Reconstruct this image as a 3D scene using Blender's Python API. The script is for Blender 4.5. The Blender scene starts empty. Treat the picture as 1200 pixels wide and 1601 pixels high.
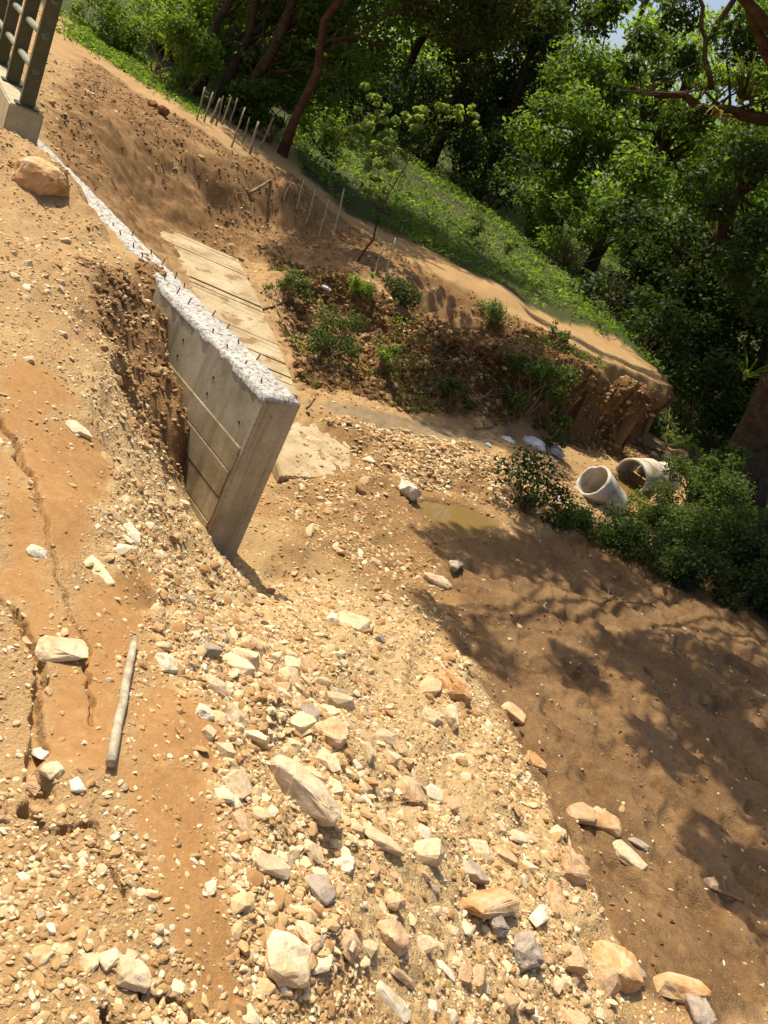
import bpy, bmesh, math, random
import numpy as np
from mathutils import Vector, Matrix, Quaternion

# ------------------------------------------------------------------ camera, sky, sun, exposure
F = 1380.0                                   # focal length in photo pixels (1200 x 1601)
CAM_Z = 1.6
nad = np.array([-1526.0, 3049.0, 1380.0]); nad /= np.linalg.norm(nad)
fwd = np.array([0, 0, 1.0]); hdir = fwd - nad * np.dot(fwd, nad); hdir /= np.linalg.norm(hdir)
R = np.array([np.cross(hdir, -nad), hdir, -nad])      # world = R @ camera(x right, y down, z forward)
CAM = np.array([0.0, 0.0, CAM_Z])

scene = bpy.context.scene
col = scene.collection
cam_data = bpy.data.cameras.new('camera')
cam_data.sensor_fit = 'VERTICAL'; cam_data.sensor_height = 36.0
cam_data.lens = 36.0 * F / 1601.0
cam_data.clip_start = 0.05; cam_data.clip_end = 2000
cam = bpy.data.objects.new('camera', cam_data); col.objects.link(cam)
M3 = Matrix([[R[i][0], -R[i][1], -R[i][2]] for i in range(3)]).to_4x4()
cam.matrix_world = Matrix.Translation(CAM) @ M3
scene.camera = cam

SUN_DIR = np.array([-0.42, 0.25, 0.87]); SUN_DIR /= np.linalg.norm(SUN_DIR)
sun_el = math.asin(SUN_DIR[2]); sun_az = math.atan2(SUN_DIR[0], SUN_DIR[1])
world = bpy.data.worlds.new('World'); scene.world = world; world.use_nodes = True
wn = world.node_tree.nodes; wl = world.node_tree.links
bg = wn['Background']; sky = wn.new('ShaderNodeTexSky'); sky.sky_type = 'NISHITA'; sky.sun_disc = False
sky.sun_elevation = sun_el; sky.sun_rotation = sun_az; sky.dust_density = 4.0; sky.air_density = 1.0
wl.new(sky.outputs[0], bg.inputs[0]); bg.inputs[1].default_value = 0.11
sd = bpy.data.lights.new('sun', 'SUN'); sd.energy = 4.4; sd.angle = math.radians(0.55); sd.color = (1.0, 0.915, 0.745)
sun = bpy.data.objects.new('sun', sd); col.objects.link(sun)
sun.rotation_euler = Vector(-SUN_DIR).to_track_quat('-Z', 'Y').to_euler()
vs = scene.view_settings
vs.view_transform = 'Standard'; vs.look = 'None'; vs.exposure = 0.55; vs.gamma = 1.0; vs.use_curve_mapping = False
scene.cycles.max_bounces = 4; scene.cycles.diffuse_bounces = 3; scene.cycles.glossy_bounces = 2; scene.cycles.transmission_bounces = 4

# ------------------------------------------------------------------ helpers
rng = np.random.default_rng(7)
def ray(px, py): return R @ np.array([px - 600.0, py - 800.5, F])
def atz(px, py, z):
    d = ray(px, py); return CAM + d * (z - CAM_Z) / d[2]
def atd(px, py, depth): return CAM + ray(px, py) * depth / F
def ppm(p): return F / (R.T @ (np.array(p) - CAM))[2]      # photo pixels per metre at a point
def lin(c): return tuple(((v / 255) / 12.92 if v / 255 <= 0.04045 else ((v / 255 + 0.055) / 1.055) ** 2.4) for v in c)
def rgba(c): return (c[0], c[1], c[2], 1.0)
def ss(a, b, x):
    t = np.clip((x - a) / (b - a), 0, 1); return t * t * (3 - 2 * t)

def _h(ix, iy, iz):
    n = (ix.astype(np.int64) * 374761393 + iy.astype(np.int64) * 668265263 + iz.astype(np.int64) * 2147483647) & 0xffffffff
    n = ((n ^ (n >> 13)) * 1274126177) & 0xffffffff
    n = ((n ^ (n >> 16)) * 2246822519) & 0xffffffff
    return ((n ^ (n >> 15)) & 0xffffff) / float(0xffffff)
def vn2(x, y, seed=0):
    ix = np.floor(x); iy = np.floor(y); fx = x - ix; fy = y - iy
    fx = fx * fx * fx * (fx * (fx * 6 - 15) + 10); fy = fy * fy * fy * (fy * (fy * 6 - 15) + 10)
    s = np.full_like(ix, seed)
    a = _h(ix, iy, s); b = _h(ix + 1, iy, s); c = _h(ix, iy + 1, s); d = _h(ix + 1, iy + 1, s)
    return (a + (b - a) * fx) * (1 - fy) + (c + (d - c) * fx) * fy - 0.5
def fbm2(x, y, wl_, oct_=4, seed=0, gain=0.5):
    out = np.zeros_like(x); amp = 1.0; f = 1.0 / wl_
    for o in range(oct_):
        ca, sa = math.cos(0.7 * o + 0.3), math.sin(0.7 * o + 0.3)
        out += amp * vn2((x * ca - y * sa) * f + 17.3 * o, (x * sa + y * ca) * f - 9.1 * o, seed + o)
        amp *= gain; f *= 2.03
    return out
def vn3(p, seed=0):
    i = np.floor(p); f = p - i; f = f * f * (3 - 2 * f); r = 0
    for dx in (0, 1):
        for dy in (0, 1):
            for dz in (0, 1):
                w = (f[:, 0] if dx else 1 - f[:, 0]) * (f[:, 1] if dy else 1 - f[:, 1]) * (f[:, 2] if dz else 1 - f[:, 2])
                r = r + w * _h(i[:, 0] + dx, i[:, 1] + dy, i[:, 2] + dz + seed * 57)
    return r - 0.5

def mesh_np(name, verts, faces, smooth=False):
    """verts (N,3), faces (M,k) all the same size"""
    me = bpy.data.meshes.new(name); verts = np.asarray(verts, np.float32); faces = np.asarray(faces, np.int32)
    me.vertices.add(len(verts)); me.vertices.foreach_set('co', verts.ravel())
    k = faces.shape[1]
    me.loops.add(faces.size); me.loops.foreach_set('vertex_index', faces.ravel())
    me.polygons.add(len(faces)); me.polygons.foreach_set('loop_start', np.arange(0, faces.size, k, dtype=np.int32))
    me.update(calc_edges=True)
    if smooth: me.polygons.foreach_set('use_smooth', np.ones(len(faces), bool))
    me.validate(); return me
def link(name, me, mat=None, parent=None, loc=None):
    o = bpy.data.objects.new(name, me); col.objects.link(o)
    if mat and me and not me.materials: me.materials.append(mat)
    if parent: o.parent = parent
    if loc is not None: o.location = loc
    return o
def tag(o, label=None, cat=None, group=None, kind=None):
    if label: o['label'] = label
    if cat: o['category'] = cat
    if group: o['group'] = group
    if kind: o['kind'] = kind
    return o
def empty(name, loc, rz=0):
    o = bpy.data.objects.new(name, None); col.objects.link(o); o.location = loc; o.rotation_euler = (0, 0, rz)
    o.empty_display_size = 0.1; return o
def bm_mesh(name, bm, smooth=False):
    me = bpy.data.meshes.new(name); bm.normal_update(); bm.to_mesh(me); bm.free()
    if smooth:
        for p in me.polygons: p.use_smooth = True
    return me
def box_bm(size, center=(0, 0, 0), bevel=0.0):
    bm = bmesh.new(); bmesh.ops.create_cube(bm, size=1.0)
    for v in bm.verts: v.co = Vector((v.co.x * size[0] + center[0], v.co.y * size[1] + center[1], v.co.z * size[2] + center[2]))
    if bevel: bmesh.ops.bevel(bm, geom=list(bm.edges), offset=bevel, segments=2, affect='EDGES')
    return bm
def tube(paths, sides=8):
    """paths: list of (points (n,3), radii (n)) -> verts, quads"""
    V = []; Q = []; off = 0
    for pts, rad in paths:
        pts = np.asarray(pts, float); n = len(pts)
        tan = np.gradient(pts, axis=0); tan /= np.linalg.norm(tan, axis=1)[:, None] + 1e-9
        ref = np.array([0.31, 0.77, 0.55]); 
        a = np.cross(tan, ref); a /= np.linalg.norm(a, axis=1)[:, None] + 1e-9; b = np.cross(tan, a)
        ang = np.linspace(0, 2 * math.pi, sides, endpoint=False)
        ring = pts[:, None, :] + np.asarray(rad)[:, None, None] * (np.cos(ang)[None, :, None] * a[:, None, :] + np.sin(ang)[None, :, None] * b[:, None, :])
        V.append(ring.reshape(-1, 3))
        i = np.arange(n - 1)[:, None] * sides; j = np.arange(sides)[None, :]; j2 = (j + 1) % sides
        Q.append((np.stack([i + j, i + j2, i + sides + j2, i + sides + j], -1).reshape(-1, 4)) + off)
        # end caps as degenerate-free fans of quads
        c0 = len(ring.reshape(-1, 3))
        V.append(np.array([pts[0], pts[-1]])); base = off
        caps = []
        for s in range(0, sides, 2):
            caps.append([base + c0, base + (s + 2) % sides, base + s + 1, base + s])
            l = base + (n - 1) * sides
            caps.append([base + c0 + 1, l + s, l + s + 1, l + (s + 2) % sides])
        Q.append(np.array(caps)); off += c0 + 2
    return np.concatenate(V), np.concatenate(Q)

# ------------------------------------------------------------------ materials
def new_mat(name):
    m = bpy.data.materials.new(name); m.use_nodes = True
    nt = m.node_tree; b = nt.nodes['Principled BSDF']; b.inputs['Specular IOR Level'].default_value = 0.25
    return m, nt, b
def nnode(nt, typ, **kw):
    n = nt.nodes.new(typ)
    for k, v in kw.items(): setattr(n, k, v)
    return n
def ramp(nt, fac, stops):
    r = nnode(nt, 'ShaderNodeValToRGB'); e = r.color_ramp.elements
    while len(e) < len(stops): e.new(0.5)
    for i, (p, c) in enumerate(stops): e[i].position = p; e[i].color = rgba(c)
    nt.links.new(fac, r.inputs[0]); return r.outputs[0]
def tex(nt, vec, scale, detail=6, rough=0.6, typ='ShaderNodeTexNoise'):
    t = nnode(nt, typ); t.inputs['Scale'].default_value = scale
    if 'Detail' in t.inputs: t.inputs['Detail'].default_value = detail
    if 'Roughness' in t.inputs: t.inputs['Roughness'].default_value = rough
    nt.links.new(vec, t.inputs['Vector']); return t
def mixc(nt, fac, a, b, mode='MIX'):
    m = nnode(nt, 'ShaderNodeMix', data_type='RGBA', blend_type=mode)
    for sock, v in ((m.inputs[0], fac), (m.inputs[6], a), (m.inputs[7], b)):
        if hasattr(v, 'node'): nt.links.new(v, sock)
        elif isinstance(v, (int, float)): sock.default_value = v
        else: sock.default_value = rgba(v)
    return m.outputs[2]
def mathn(nt, op, a, b=None):
    m = nnode(nt, 'ShaderNodeMath', operation=op)
    for s, v in ((m.inputs[0], a), (m.inputs[1], b)):
        if v is None: continue
        if hasattr(v, 'node'): nt.links.new(v, s)
        else: s.default_value = v
    return m.outputs[0]
def surf(name, stops, scale=8, rough=0.9, bump=0.4, bump_scale=40, bdist=0.01, detail=5, spot=None, per_obj=0.0, streak=0.0):
    """mottled procedural surface in object space"""
    m, nt, b = new_mat(name); tc = nnode(nt, 'ShaderNodeTexCoord'); v = tc.outputs['Object']
    oi = nnode(nt, 'ShaderNodeObjectInfo')
    if per_obj:
        add = nnode(nt, 'ShaderNodeVectorMath', operation='ADD'); sc = nnode(nt, 'ShaderNodeVectorMath', operation='SCALE')
        comb = nnode(nt, 'ShaderNodeCombineXYZ'); nt.links.new(oi.outputs['Random'], comb.inputs[0]); nt.links.new(oi.outputs['Random'], comb.inputs[2])
        nt.links.new(comb.outputs[0], sc.inputs[0]); sc.inputs['Scale'].default_value = 37.0
        nt.links.new(v, add.inputs[0]); nt.links.new(sc.outputs[0], add.inputs[1]); v = add.outputs[0]
    n1 = tex(nt, v, scale, detail, 0.62); c = ramp(nt, n1.outputs['Fac'], stops)
    n2 = tex(nt, v, bump_scale, 5, 0.7)
    c = mixc(nt, 0.35, c, mixc(nt, 1.0, c, ramp(nt, n2.outputs['Fac'], [(0.3, (0.45, 0.42, 0.4)), (0.62, (1.25, 1.22, 1.2))]), 'MULTIPLY'))
    if spot:
        n3 = tex(nt, v, spot[0], 4, 0.6); f = ramp(nt, n3.outputs['Fac'], [(spot[1], (0, 0, 0)), (spot[1] + 0.08, (1, 1, 1))])
        c = mixc(nt, f, c, spot[2])
    if streak:
        mp = nnode(nt, 'ShaderNodeMapping'); mp.inputs['Scale'].default_value = (7, 7, .5); nt.links.new(v, mp.inputs[0]); n4 = tex(nt, mp.outputs[0], 1.0, 5, .65)
        c = mixc(nt, streak, c, mixc(nt, 1.0, c, ramp(nt, n4.outputs['Fac'], [(.36, (.42, .36, .28)), (.52, (1, 1, 1)), (.7, (1.1, 1.08, 1.02))]), 'MULTIPLY'))
    if per_obj:
        f = mathn(nt, 'MULTIPLY_ADD', oi.outputs['Random'], per_obj); f.node.inputs[2].default_value = 1 - per_obj / 2
        hv = nnode(nt, 'ShaderNodeHueSaturation'); nt.links.new(c, hv.inputs['Color']); nt.links.new(f, hv.inputs['Value']); c = hv.outputs[0]
    nt.links.new(c, b.inputs['Base Color']); b.inputs['Roughness'].default_value = rough
    bp = nnode(nt, 'ShaderNodeBump'); bp.inputs['Strength'].default_value = bump; bp.inputs['Distance'].default_value = bdist
    hsum = mathn(nt, 'ADD', n2.outputs['Fac'], mathn(nt, 'MULTIPLY', n1.outputs['Fac'], 1.5))
    nt.links.new(hsum, bp.inputs['Height']); nt.links.new(bp.outputs[0], b.inputs['Normal'])
    return m
def leaf_mat(name, dark, lightc, trans=0.45, rough=0.55):
    m, nt, b = new_mat(name)
    at = nnode(nt, 'ShaderNodeAttribute', attribute_name='leaf_tone'); oi = nnode(nt, 'ShaderNodeObjectInfo')
    c = ramp(nt, at.outputs['Fac'], [(0.0, dark), (0.6, tuple((a + 2 * q) / 3 for a, q in zip(dark, lightc))), (1.0, lightc)])
    hv = nnode(nt, 'ShaderNodeHueSaturation'); nt.links.new(c, hv.inputs['Color'])
    f = mathn(nt, 'MULTIPLY_ADD', oi.outputs['Random'], 0.4); f.node.inputs[2].default_value = 0.8; nt.links.new(f, hv.inputs['Value'])
    nt.links.new(hv.outputs[0], b.inputs['Base Color']); b.inputs['Roughness'].default_value = rough; b.inputs['Specular IOR Level'].default_value = 0.18
    tr = nnode(nt, 'ShaderNodeBsdfTranslucent')
    tcol = mixc(nt, 1.0, hv.outputs[0], (1.75, 1.8, 0.6), 'MULTIPLY'); nt.links.new(tcol, tr.inputs['Color'])
    mx = nnode(nt, 'ShaderNodeMixShader'); mx.inputs[0].default_value = trans
    nt.links.new(b.outputs[0], mx.inputs[1]); nt.links.new(tr.outputs[0], mx.inputs[2])
    nt.links.new(mx.outputs[0], nt.nodes['Material Output'].inputs['Surface'])
    return m

CREAM = (0.56, 0.41, 0.23); TAN = (0.42, 0.26, 0.12); OCHRE = (0.42, 0.215, 0.07); SAND = (0.41, 0.225, 0.09); WHITE = (0.66, 0.57, 0.40)
MT = {}
MT['rock_cream'] = surf('limestone_cream', [(0.3, (0.46, 0.30, 0.15)), (0.48, (0.60, 0.45, 0.27)), (0.7, (0.68, 0.56, 0.38))], 9, 0.9, 0.5, 45, 0.006, per_obj=0.3)
MT['rock_white'] = surf('limestone_white', [(0.3, (0.50, 0.38, 0.22)), (0.5, (0.66, 0.58, 0.42)), (0.7, (0.72, 0.66, 0.52))], 11, 0.88, 0.4, 50, 0.005, per_obj=0.15)
MT['rock_tan'] = surf('sandstone_tan', [(0.3, (0.35, 0.20, 0.10)), (0.5, (0.48, 0.315, 0.175)), (0.7, (0.57, 0.41, 0.25))], 10, 0.92, 0.5, 45, 0.006, per_obj=0.3)
MT['rock_ochre'] = surf('sandstone_ochre', [(0.30, (0.38, 0.18, 0.06)), (0.46, (0.50, 0.29, 0.125)), (0.62, (0.60, 0.42, 0.24))], 7, 0.92, 0.6, 40, 0.008, per_obj=0.2)
MT['rock_grey'] = surf('slate_grey', [(0.3, (0.21, 0.165, 0.125)), (0.5, (0.32, 0.26, 0.20)), (0.7, (0.46, 0.36, 0.22))], 12, 0.85, 0.4, 50, 0.005, per_obj=0.25)
MT['concrete'] = surf('wall_concrete', [(0.28, (0.25, 0.205, 0.13)), (0.5, (0.37, 0.32, 0.22)), (0.72, (0.46, 0.41, 0.30))], 3.2, 0.88, 0.3, 60, 0.005, spot=(13, 0.68, (0.17, 0.135, 0.08)), streak=.55)
MT['concrete_board'] = surf('board_marked_concrete', [(0.3, (0.26, 0.195, 0.105)), (0.5, (0.375, 0.305, 0.185)), (0.7, (0.45, 0.39, 0.27))], 4, 0.88, 0.35, 50, 0.004, streak=.5)
MT['concrete_top'] = surf('broken_concrete', [(0.36, (0.15, 0.135, 0.11)), (0.47, (0.44, 0.42, 0.37)), (0.66, (0.62, 0.60, 0.55))], 34, 0.9, 0.9, 70, 0.012)
MT['slab'] = surf('ramp_concrete', [(0.3, (0.27, 0.185, 0.09)), (0.5, (0.40, 0.31, 0.18)), (0.7, (0.48, 0.40, 0.26))], 2.5, 0.85, 0.4, 45, 0.008, spot=(4, 0.56, (0.25, 0.155, 0.07)))
MT['plinth'] = surf('parapet_concrete', [(0.3, (0.30, 0.25, 0.15)), (0.5, (0.40, 0.345, 0.22)), (0.7, (0.48, 0.43, 0.30))], 4, 0.85, 0.2, 60, 0.003)
MT['pipe'] = surf('pipe_concrete', [(0.34, (0.26, 0.19, 0.11)), (0.48, (0.48, 0.43, 0.34)), (0.7, (0.62, 0.58, 0.50))], 4, 0.88, 0.4, 45, 0.006)
MT['steel_olive'] = surf('olive_painted_steel', [(0.3, (0.060, 0.058, 0.026)), (0.6, (0.085, 0.08, 0.038))], 6, 0.45, 0.1, 40, 0.002)
MT['bar_grey'] = surf('grey_green_pipe_paint', [(0.3, (0.20, 0.21, 0.15)), (0.6, (0.27, 0.28, 0.20))], 6, 0.5, 0.1, 40, 0.002)
MT['rust'] = surf('rusty_rebar', [(0.3, (0.07, 0.04, 0.025)), (0.6, (0.15, 0.085, 0.045))], 30, 0.8, 0.4, 80, 0.002)
MT['wood_grey'] = surf('weathered_wood', [(0.3, (0.14, 0.105, 0.06)), (0.55, (0.26, 0.205, 0.125)), (0.7, (0.34, 0.28, 0.18))], 10, 0.85, 0.5, 50, 0.004, per_obj=0.3)
MT['stick'] = surf('grey_stick', [(0.3, (0.24, 0.19, 0.12)), (0.52, (0.40, 0.345, 0.24)), (0.7, (0.48, 0.42, 0.31))], 22, .8, .6, 70, .003)
MT['bark'] = surf('brown_bark', [(0.3, (0.035, 0.02, 0.01)), (0.55, (0.085, 0.052, 0.026)), (0.75, (0.13, 0.085, 0.045))], 7, 0.95, 1.0, 22, 0.03, per_obj=0.3)
MT['bark_red'] = surf('reddish_bark', [(0.3, (0.055, 0.024, 0.011)), (0.55, (0.12, 0.058, 0.026)), (0.75, (0.17, 0.09, 0.045))], 7, 0.95, 1.0, 22, 0.03)
MT['dry'] = surf('dry_twig', [(0.3, (0.14, 0.085, 0.04)), (0.6, (0.26, 0.175, 0.09))], 10, 0.9, 0.4, 40, 0.004)
MT['plastic'] = surf('white_plastic_sack', [(0.35, (0.55, 0.53, 0.50)), (0.55, (0.72, 0.71, 0.70)), (0.7, (0.78, 0.78, 0.79))], 8, 0.5, 0.5, 20, 0.01)
MT['plastic_grey'] = surf('grey_plastic_sack', [(0.35, (0.20, 0.21, 0.22)), (0.6, (0.42, 0.43, 0.45))], 8, 0.5, 0.5, 20, 0.01)
MT['red_clay'] = surf('red_clay', [(0.3, (0.17, 0.075, 0.03)), (0.6, (0.27, 0.135, 0.055))], 12, 0.9, 0.5, 60, 0.004)
MT['leaf_mid'] = leaf_mat('leaf_mid_green', (0.04, 0.075, 0.014), (0.165, 0.24, 0.045), 0.55)
MT['leaf_light'] = leaf_mat('leaf_light_green', (0.06, 0.105, 0.02), (0.20, 0.275, 0.06), 0.55)
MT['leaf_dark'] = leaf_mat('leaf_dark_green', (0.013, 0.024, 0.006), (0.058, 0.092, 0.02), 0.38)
MT['leaf_olive'] = leaf_mat('leaf_olive_brown', (0.035, 0.045, 0.012), (0.115, 0.125, 0.036), 0.45)
MT['leaf_bush'] = leaf_mat('leaf_bush', (0.028, 0.05, 0.011), (0.11, 0.16, 0.034), 0.4)
MT['leaf_sap'] = leaf_mat('leaf_sapling', (0.13, 0.19, 0.05), (0.30, 0.38, 0.13), 0.55)
MT['grass'] = leaf_mat('grass_blade', (0.04, 0.08, 0.014), (0.17, 0.24, 0.05), 0.5)
MT['yellow_leaf'] = leaf_mat('yellowing_leaf', (0.10, 0.09, 0.02), (0.30, 0.26, 0.06), 0.45)

m, nt, b = new_mat('muddy_water'); MT['water'] = m
b.inputs['Base Color'].default_value = (0.20, 0.125, 0.042, 1); b.inputs['Roughness'].default_value = 0.03; b.inputs['IOR'].default_value = 1.33; b.inputs['Specular IOR Level'].default_value = 0.5
tc = nnode(nt, 'ShaderNodeTexCoord'); t = tex(nt, tc.outputs['Object'], 9, 3, 0.5); bp = nnode(nt, 'ShaderNodeBump'); bp.inputs['Strength'].default_value = 0.06
nt.links.new(t.outputs['Fac'], bp.inputs['Height']); nt.links.new(bp.outputs[0], b.inputs['Normal'])

# ------------------------------------------------------------------ terrain: one height field from surveyed points
WALL_A = np.array([-0.76, 5.24]); WALL_D = np.array([-3.90, 3.72]); WALL_L = np.linalg.norm(WALL_D); WALL_D = WALL_D / WALL_L
WALL_N = np.array([-WALL_D[1], WALL_D[0]])       # points to the fill side (towards the camera's left)
if np.dot(WALL_N, [-1, -1]) < 0: WALL_N = -WALL_N
WALL_T = 0.27; WALL_TOP = -0.10
def on_wall_face(px, py):
    """where a view ray meets the fill-side face of the wall"""
    d = ray(px, py); p0 = WALL_A + WALL_N * WALL_T
    t = np.dot(p0 - CAM[:2], WALL_N) / np.dot(d[:2], WALL_N); return CAM + d * t
CP = []
for px, py, z in [
    # embankment top
    (0,1600,0),(0,1300,0),(0,1100,0),(0,900,0),(0,700,0),(0,500,.02),(0,350,.02),(0,285,.0),(150,1600,0),(200,1400,0),(200,1200,0),(150,1000,-.03),(110,800,-.04),
    (110,650,-.04),(110,500,-.03),(90,380,-.03),(60,320,-.05),
    (350,1600,-.07),(350,1400,-.06),(330,1250,-.08),(260,1050,-.13),(210,900,-.18),(170,750,-.14),(185,640,-.16),(150,560,-.09),(165,480,-.09),(150,400,-.03),(125,340,-.04),
    # rubble slope
    (500,1600,-.2),(480,1400,-.17),(450,1250,-.22),(400,1120,-.33),(330,1000,-.46),(280,900,-.55),(235,780,-.42),
    (650,1600,-.45),(650,1400,-.45),(600,1250,-.55),(560,1100,-.72),(480,980,-.9),(400,930,-1.1),
    (800,1600,-.8),(800,1450,-.82),(780,1300,-.9),(700,1150,-1.02),(640,1000,-1.2),(550,900,-1.3),(450,830,-1.38),
    (960,1600,-1.1),(950,1450,-1.18),(870,1300,-1.22),(800,1150,-1.28),(700,1000,-1.35),(680,900,-1.38),
    # mud flat
    (1200,1600,-1.3),(1100,1450,-1.33),(1050,1250,-1.36),(950,1100,-1.38),(850,950,-1.39),(1200,1200,-1.36),(1200,1000,-1.36),(1000,950,-1.38),(1050,880,-1.37),(900,830,-1.4),(1120,770,-1.32),
    # stream side
    (560,680,-1.33),(650,690,-1.3),(720,720,-1.27),(850,725,-1.27),(780,760,-1.37),(710,808,-1.56),(680,800,-1.54),(745,815,-1.54),(905,780,-1.36),(640,775,-1.42),(560,765,-1.40),(620,830,-1.40),(800,805,-1.40),
    (965,775,-1.60),(985,790,-1.55),(1000,770,-1.58),(940,740,-1.45),(1040,720,-1.36),
    # silt tongue and base of the cut bank
    (470,600,-1.30),(540,605,-1.30),(620,622,-1.36),(700,650,-1.38),(780,672,-1.38),(880,692,-1.40),(960,722,-1.42),(1030,712,-1.38),(600,645,-1.37),
    # brow of the cut bank
    (440,425,-.78),(520,435,-.72),(600,462,-.60),(680,492,-.48),(760,522,-.38),(850,548,-.30),(930,580,-.27),(1000,602,-.26),
    (470,505,-1.14),(500,490,-1.12),(560,535,-1.22),(640,560,-1.26),(720,596,-1.28),(800,625,-1.26),(880,650,-1.24),(960,680,-1.25),
    # dirt path on the ledge
    (450,290,0),(510,320,-.12),(560,350,-.18),(640,398,-.2),(750,460,-.2),(860,520,-.22),(950,560,-.24),(1035,598,-.24),
    (500,350,-.35),(560,400,-.45),(640,432,-.36),(480,390,-.62),
    # meadow behind
    (560,290,.08),(640,360,-.06),(700,400,-.1),(800,450,-.12),(900,500,-.15),(1000,545,-.2),(620,250,.4),(700,300,.28),(760,335,.2),(900,420,.05),(1000,500,-.1),
    # muddy hillside and ramp
    (110,180,.02),(150,230,-.2),(160,270,-.36),(200,320,-.68),(240,345,-.80),(120,100,.32),(200,140,.28),(170,190,.08),(180,210,-.02),(230,170,.26),(250,260,-.24),(300,300,-.42),(330,335,-.66),
    (300,215,.12),(300,240,.0),(380,265,.0),(420,240,.18),(400,320,-.42),(350,290,-.24),(420,350,-.62),(120,60,.5),(200,90,.45),(320,190,.3),
    (370,410,-.97),(415,440,-1.02),(440,500,-1.14),(465,600,-1.36),(290,380,-.93),(330,450,-1.07),(400,560,-1.28),(500,690,-1.47),(545,720,-1.47),(470,740,-1.47)]:
    CP.append(atz(px, py, z))
for px, py in [(258,492),(272,540),(288,600),(296,690),(302,772),(338,842)]:       # where the fill meets the wall
    CP.append(on_wall_face(px, py) + np.array([*(WALL_N * 0.05), 0]))
for px, py, z in [(205,560,-.33),(235,650,-.5),(255,720,-.62),(270,800,-.82),(225,520,-.26)]: CP.append(atz(px, py, z))
for s, zl in [(0.0, -1.36), (2.45, -.20), (2.8, -.08), (3.4, -.03), (4.0, -.05), (4.5, -.16), (5.2, -.18)]:
    p = WALL_A + WALL_D * s
    if zl is not None and s > 1: CP.append(np.array([*(p + WALL_N * (WALL_T + .06)), zl]))
for s, zr in [(-.25, -1.38), (0.3, -1.42), (1.2, -1.42), (2.2, -1.3), (3.2, -1.05), (4.2, -.7), (5.0, -.35)]:
    p = WALL_A + WALL_D * s - WALL_N * .12; CP.append(np.array([p[0], p[1], zr]))
for p in [(-1,0,0),(0,0,0),(-3,0,.05),(-4,3,.06),(1,0,-.25),(2,.3,-.8),(3,1,-1.15),(4,3,-1.3),(-6,6,.06),(-7,9,.05),(-6.4,8,.02),(0,-3,0),(-5,-3,.1),(5,-3,-1.3),(10,0,-1.1),(0,-12,.2),(-12,-10,.3),(14,-10,-.8),
          (6,14,-1.2),(8,12,-.9),(7,9,-1.15),(9,6,-1.1),(8,18,-.9),(5,18,-1.25),(4.2,15,-1.35),(4.3,16.2,-1.32),(12,14,-.2),(14,24,0),(7,24,-.9),(4.5,20,-1.0),(3.2,17,-.3),(3.9,17,-1.0),
          (-12,14,.7),(-14,20,1.2),(-9,22,.9),(-4,27,.8),(2,32,.5),(8,34,.4),(0,60,2.5),(-30,50,4),(30,50,2),(-40,10,1.5),(45,10,1),(40,-40,.5),(-40,-40,1),(0,-60,.5)]:
    CP.append(np.array(p, float))
CP = np.array(CP)
_c2 = 0.12 ** 2
def _solve():
    d = np.sqrt(((CP[:, None, :2] - CP[None, :, :2]) ** 2).sum(-1) + _c2)
    n = len(CP); A = np.zeros((n + 3, n + 3)); A[:n, :n] = d - np.eye(n) * 0.02
    P = np.c_[np.ones(n), CP[:, :2]]; A[:n, n:] = P; A[n:, :n] = P.T
    return np.linalg.solve(A, np.r_[CP[:, 2], 0, 0, 0])
RW = _solve()
def base_h(x, y):
    x = np.asarray(x, float); y = np.asarray(y, float); sh = x.shape; x = x.ravel(); y = y.ravel(); out = np.empty_like(x)
    for s in range(0, len(x), 60000):
        a = x[s:s + 60000]; b_ = y[s:s + 60000]
        d = (a[:, None] - CP[None, :, 0]) ** 2; d += (b_[:, None] - CP[None, :, 1]) ** 2; d += _c2; np.sqrt(d, d)
        out[s:s + 60000] = d @ RW[:len(CP)] + RW[len(CP)] + RW[len(CP) + 1] * a + RW[len(CP) + 2] * b_
    far = np.hypot(x, y); out = out + (1.5 - out) * ss(55, 90, far)
    return out.reshape(sh)
def hit(px, py, h=None, t0=1.0, t1=60.0):
    h = h or height
    d = ray(px, py) / F; t = t0 * (t1 / t0) ** np.linspace(0, 1, 260)
    P = CAM[None] + d[None] * t[:, None]; g = P[:, 2] - base_h(P[:, 0], P[:, 1]); near = g < .25
    if not near.any(): return P[-1]
    i = int(np.argmax(near)); below = np.nonzero(g < -.2)[0]; below = below[below > i]; j = min(len(t) - 1, (below[0] if len(below) else i + 40) + 1)
    t = np.linspace(t[max(0, i - 1)], t[j], 160); P = CAM[None] + d[None] * t[:, None]; g = P[:, 2] - h(P[:, 0], P[:, 1])
    if not (g < 0).any(): return P[-1]
    i = max(1, int(np.argmax(g < 0)))
    lo, hi = t[i - 1], t[i]; f = np.clip(g[i - 1] / (g[i - 1] - g[i] + 1e-12), 0, 1)
    q = CAM + d * (lo + (hi - lo) * f); q[2] = h(np.array([q[0]]), np.array([q[1]]))[0]; return q
def poly_w(pts):
    return np.array([hit(px, py, base_h)[:2] for px, py in pts])
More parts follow.
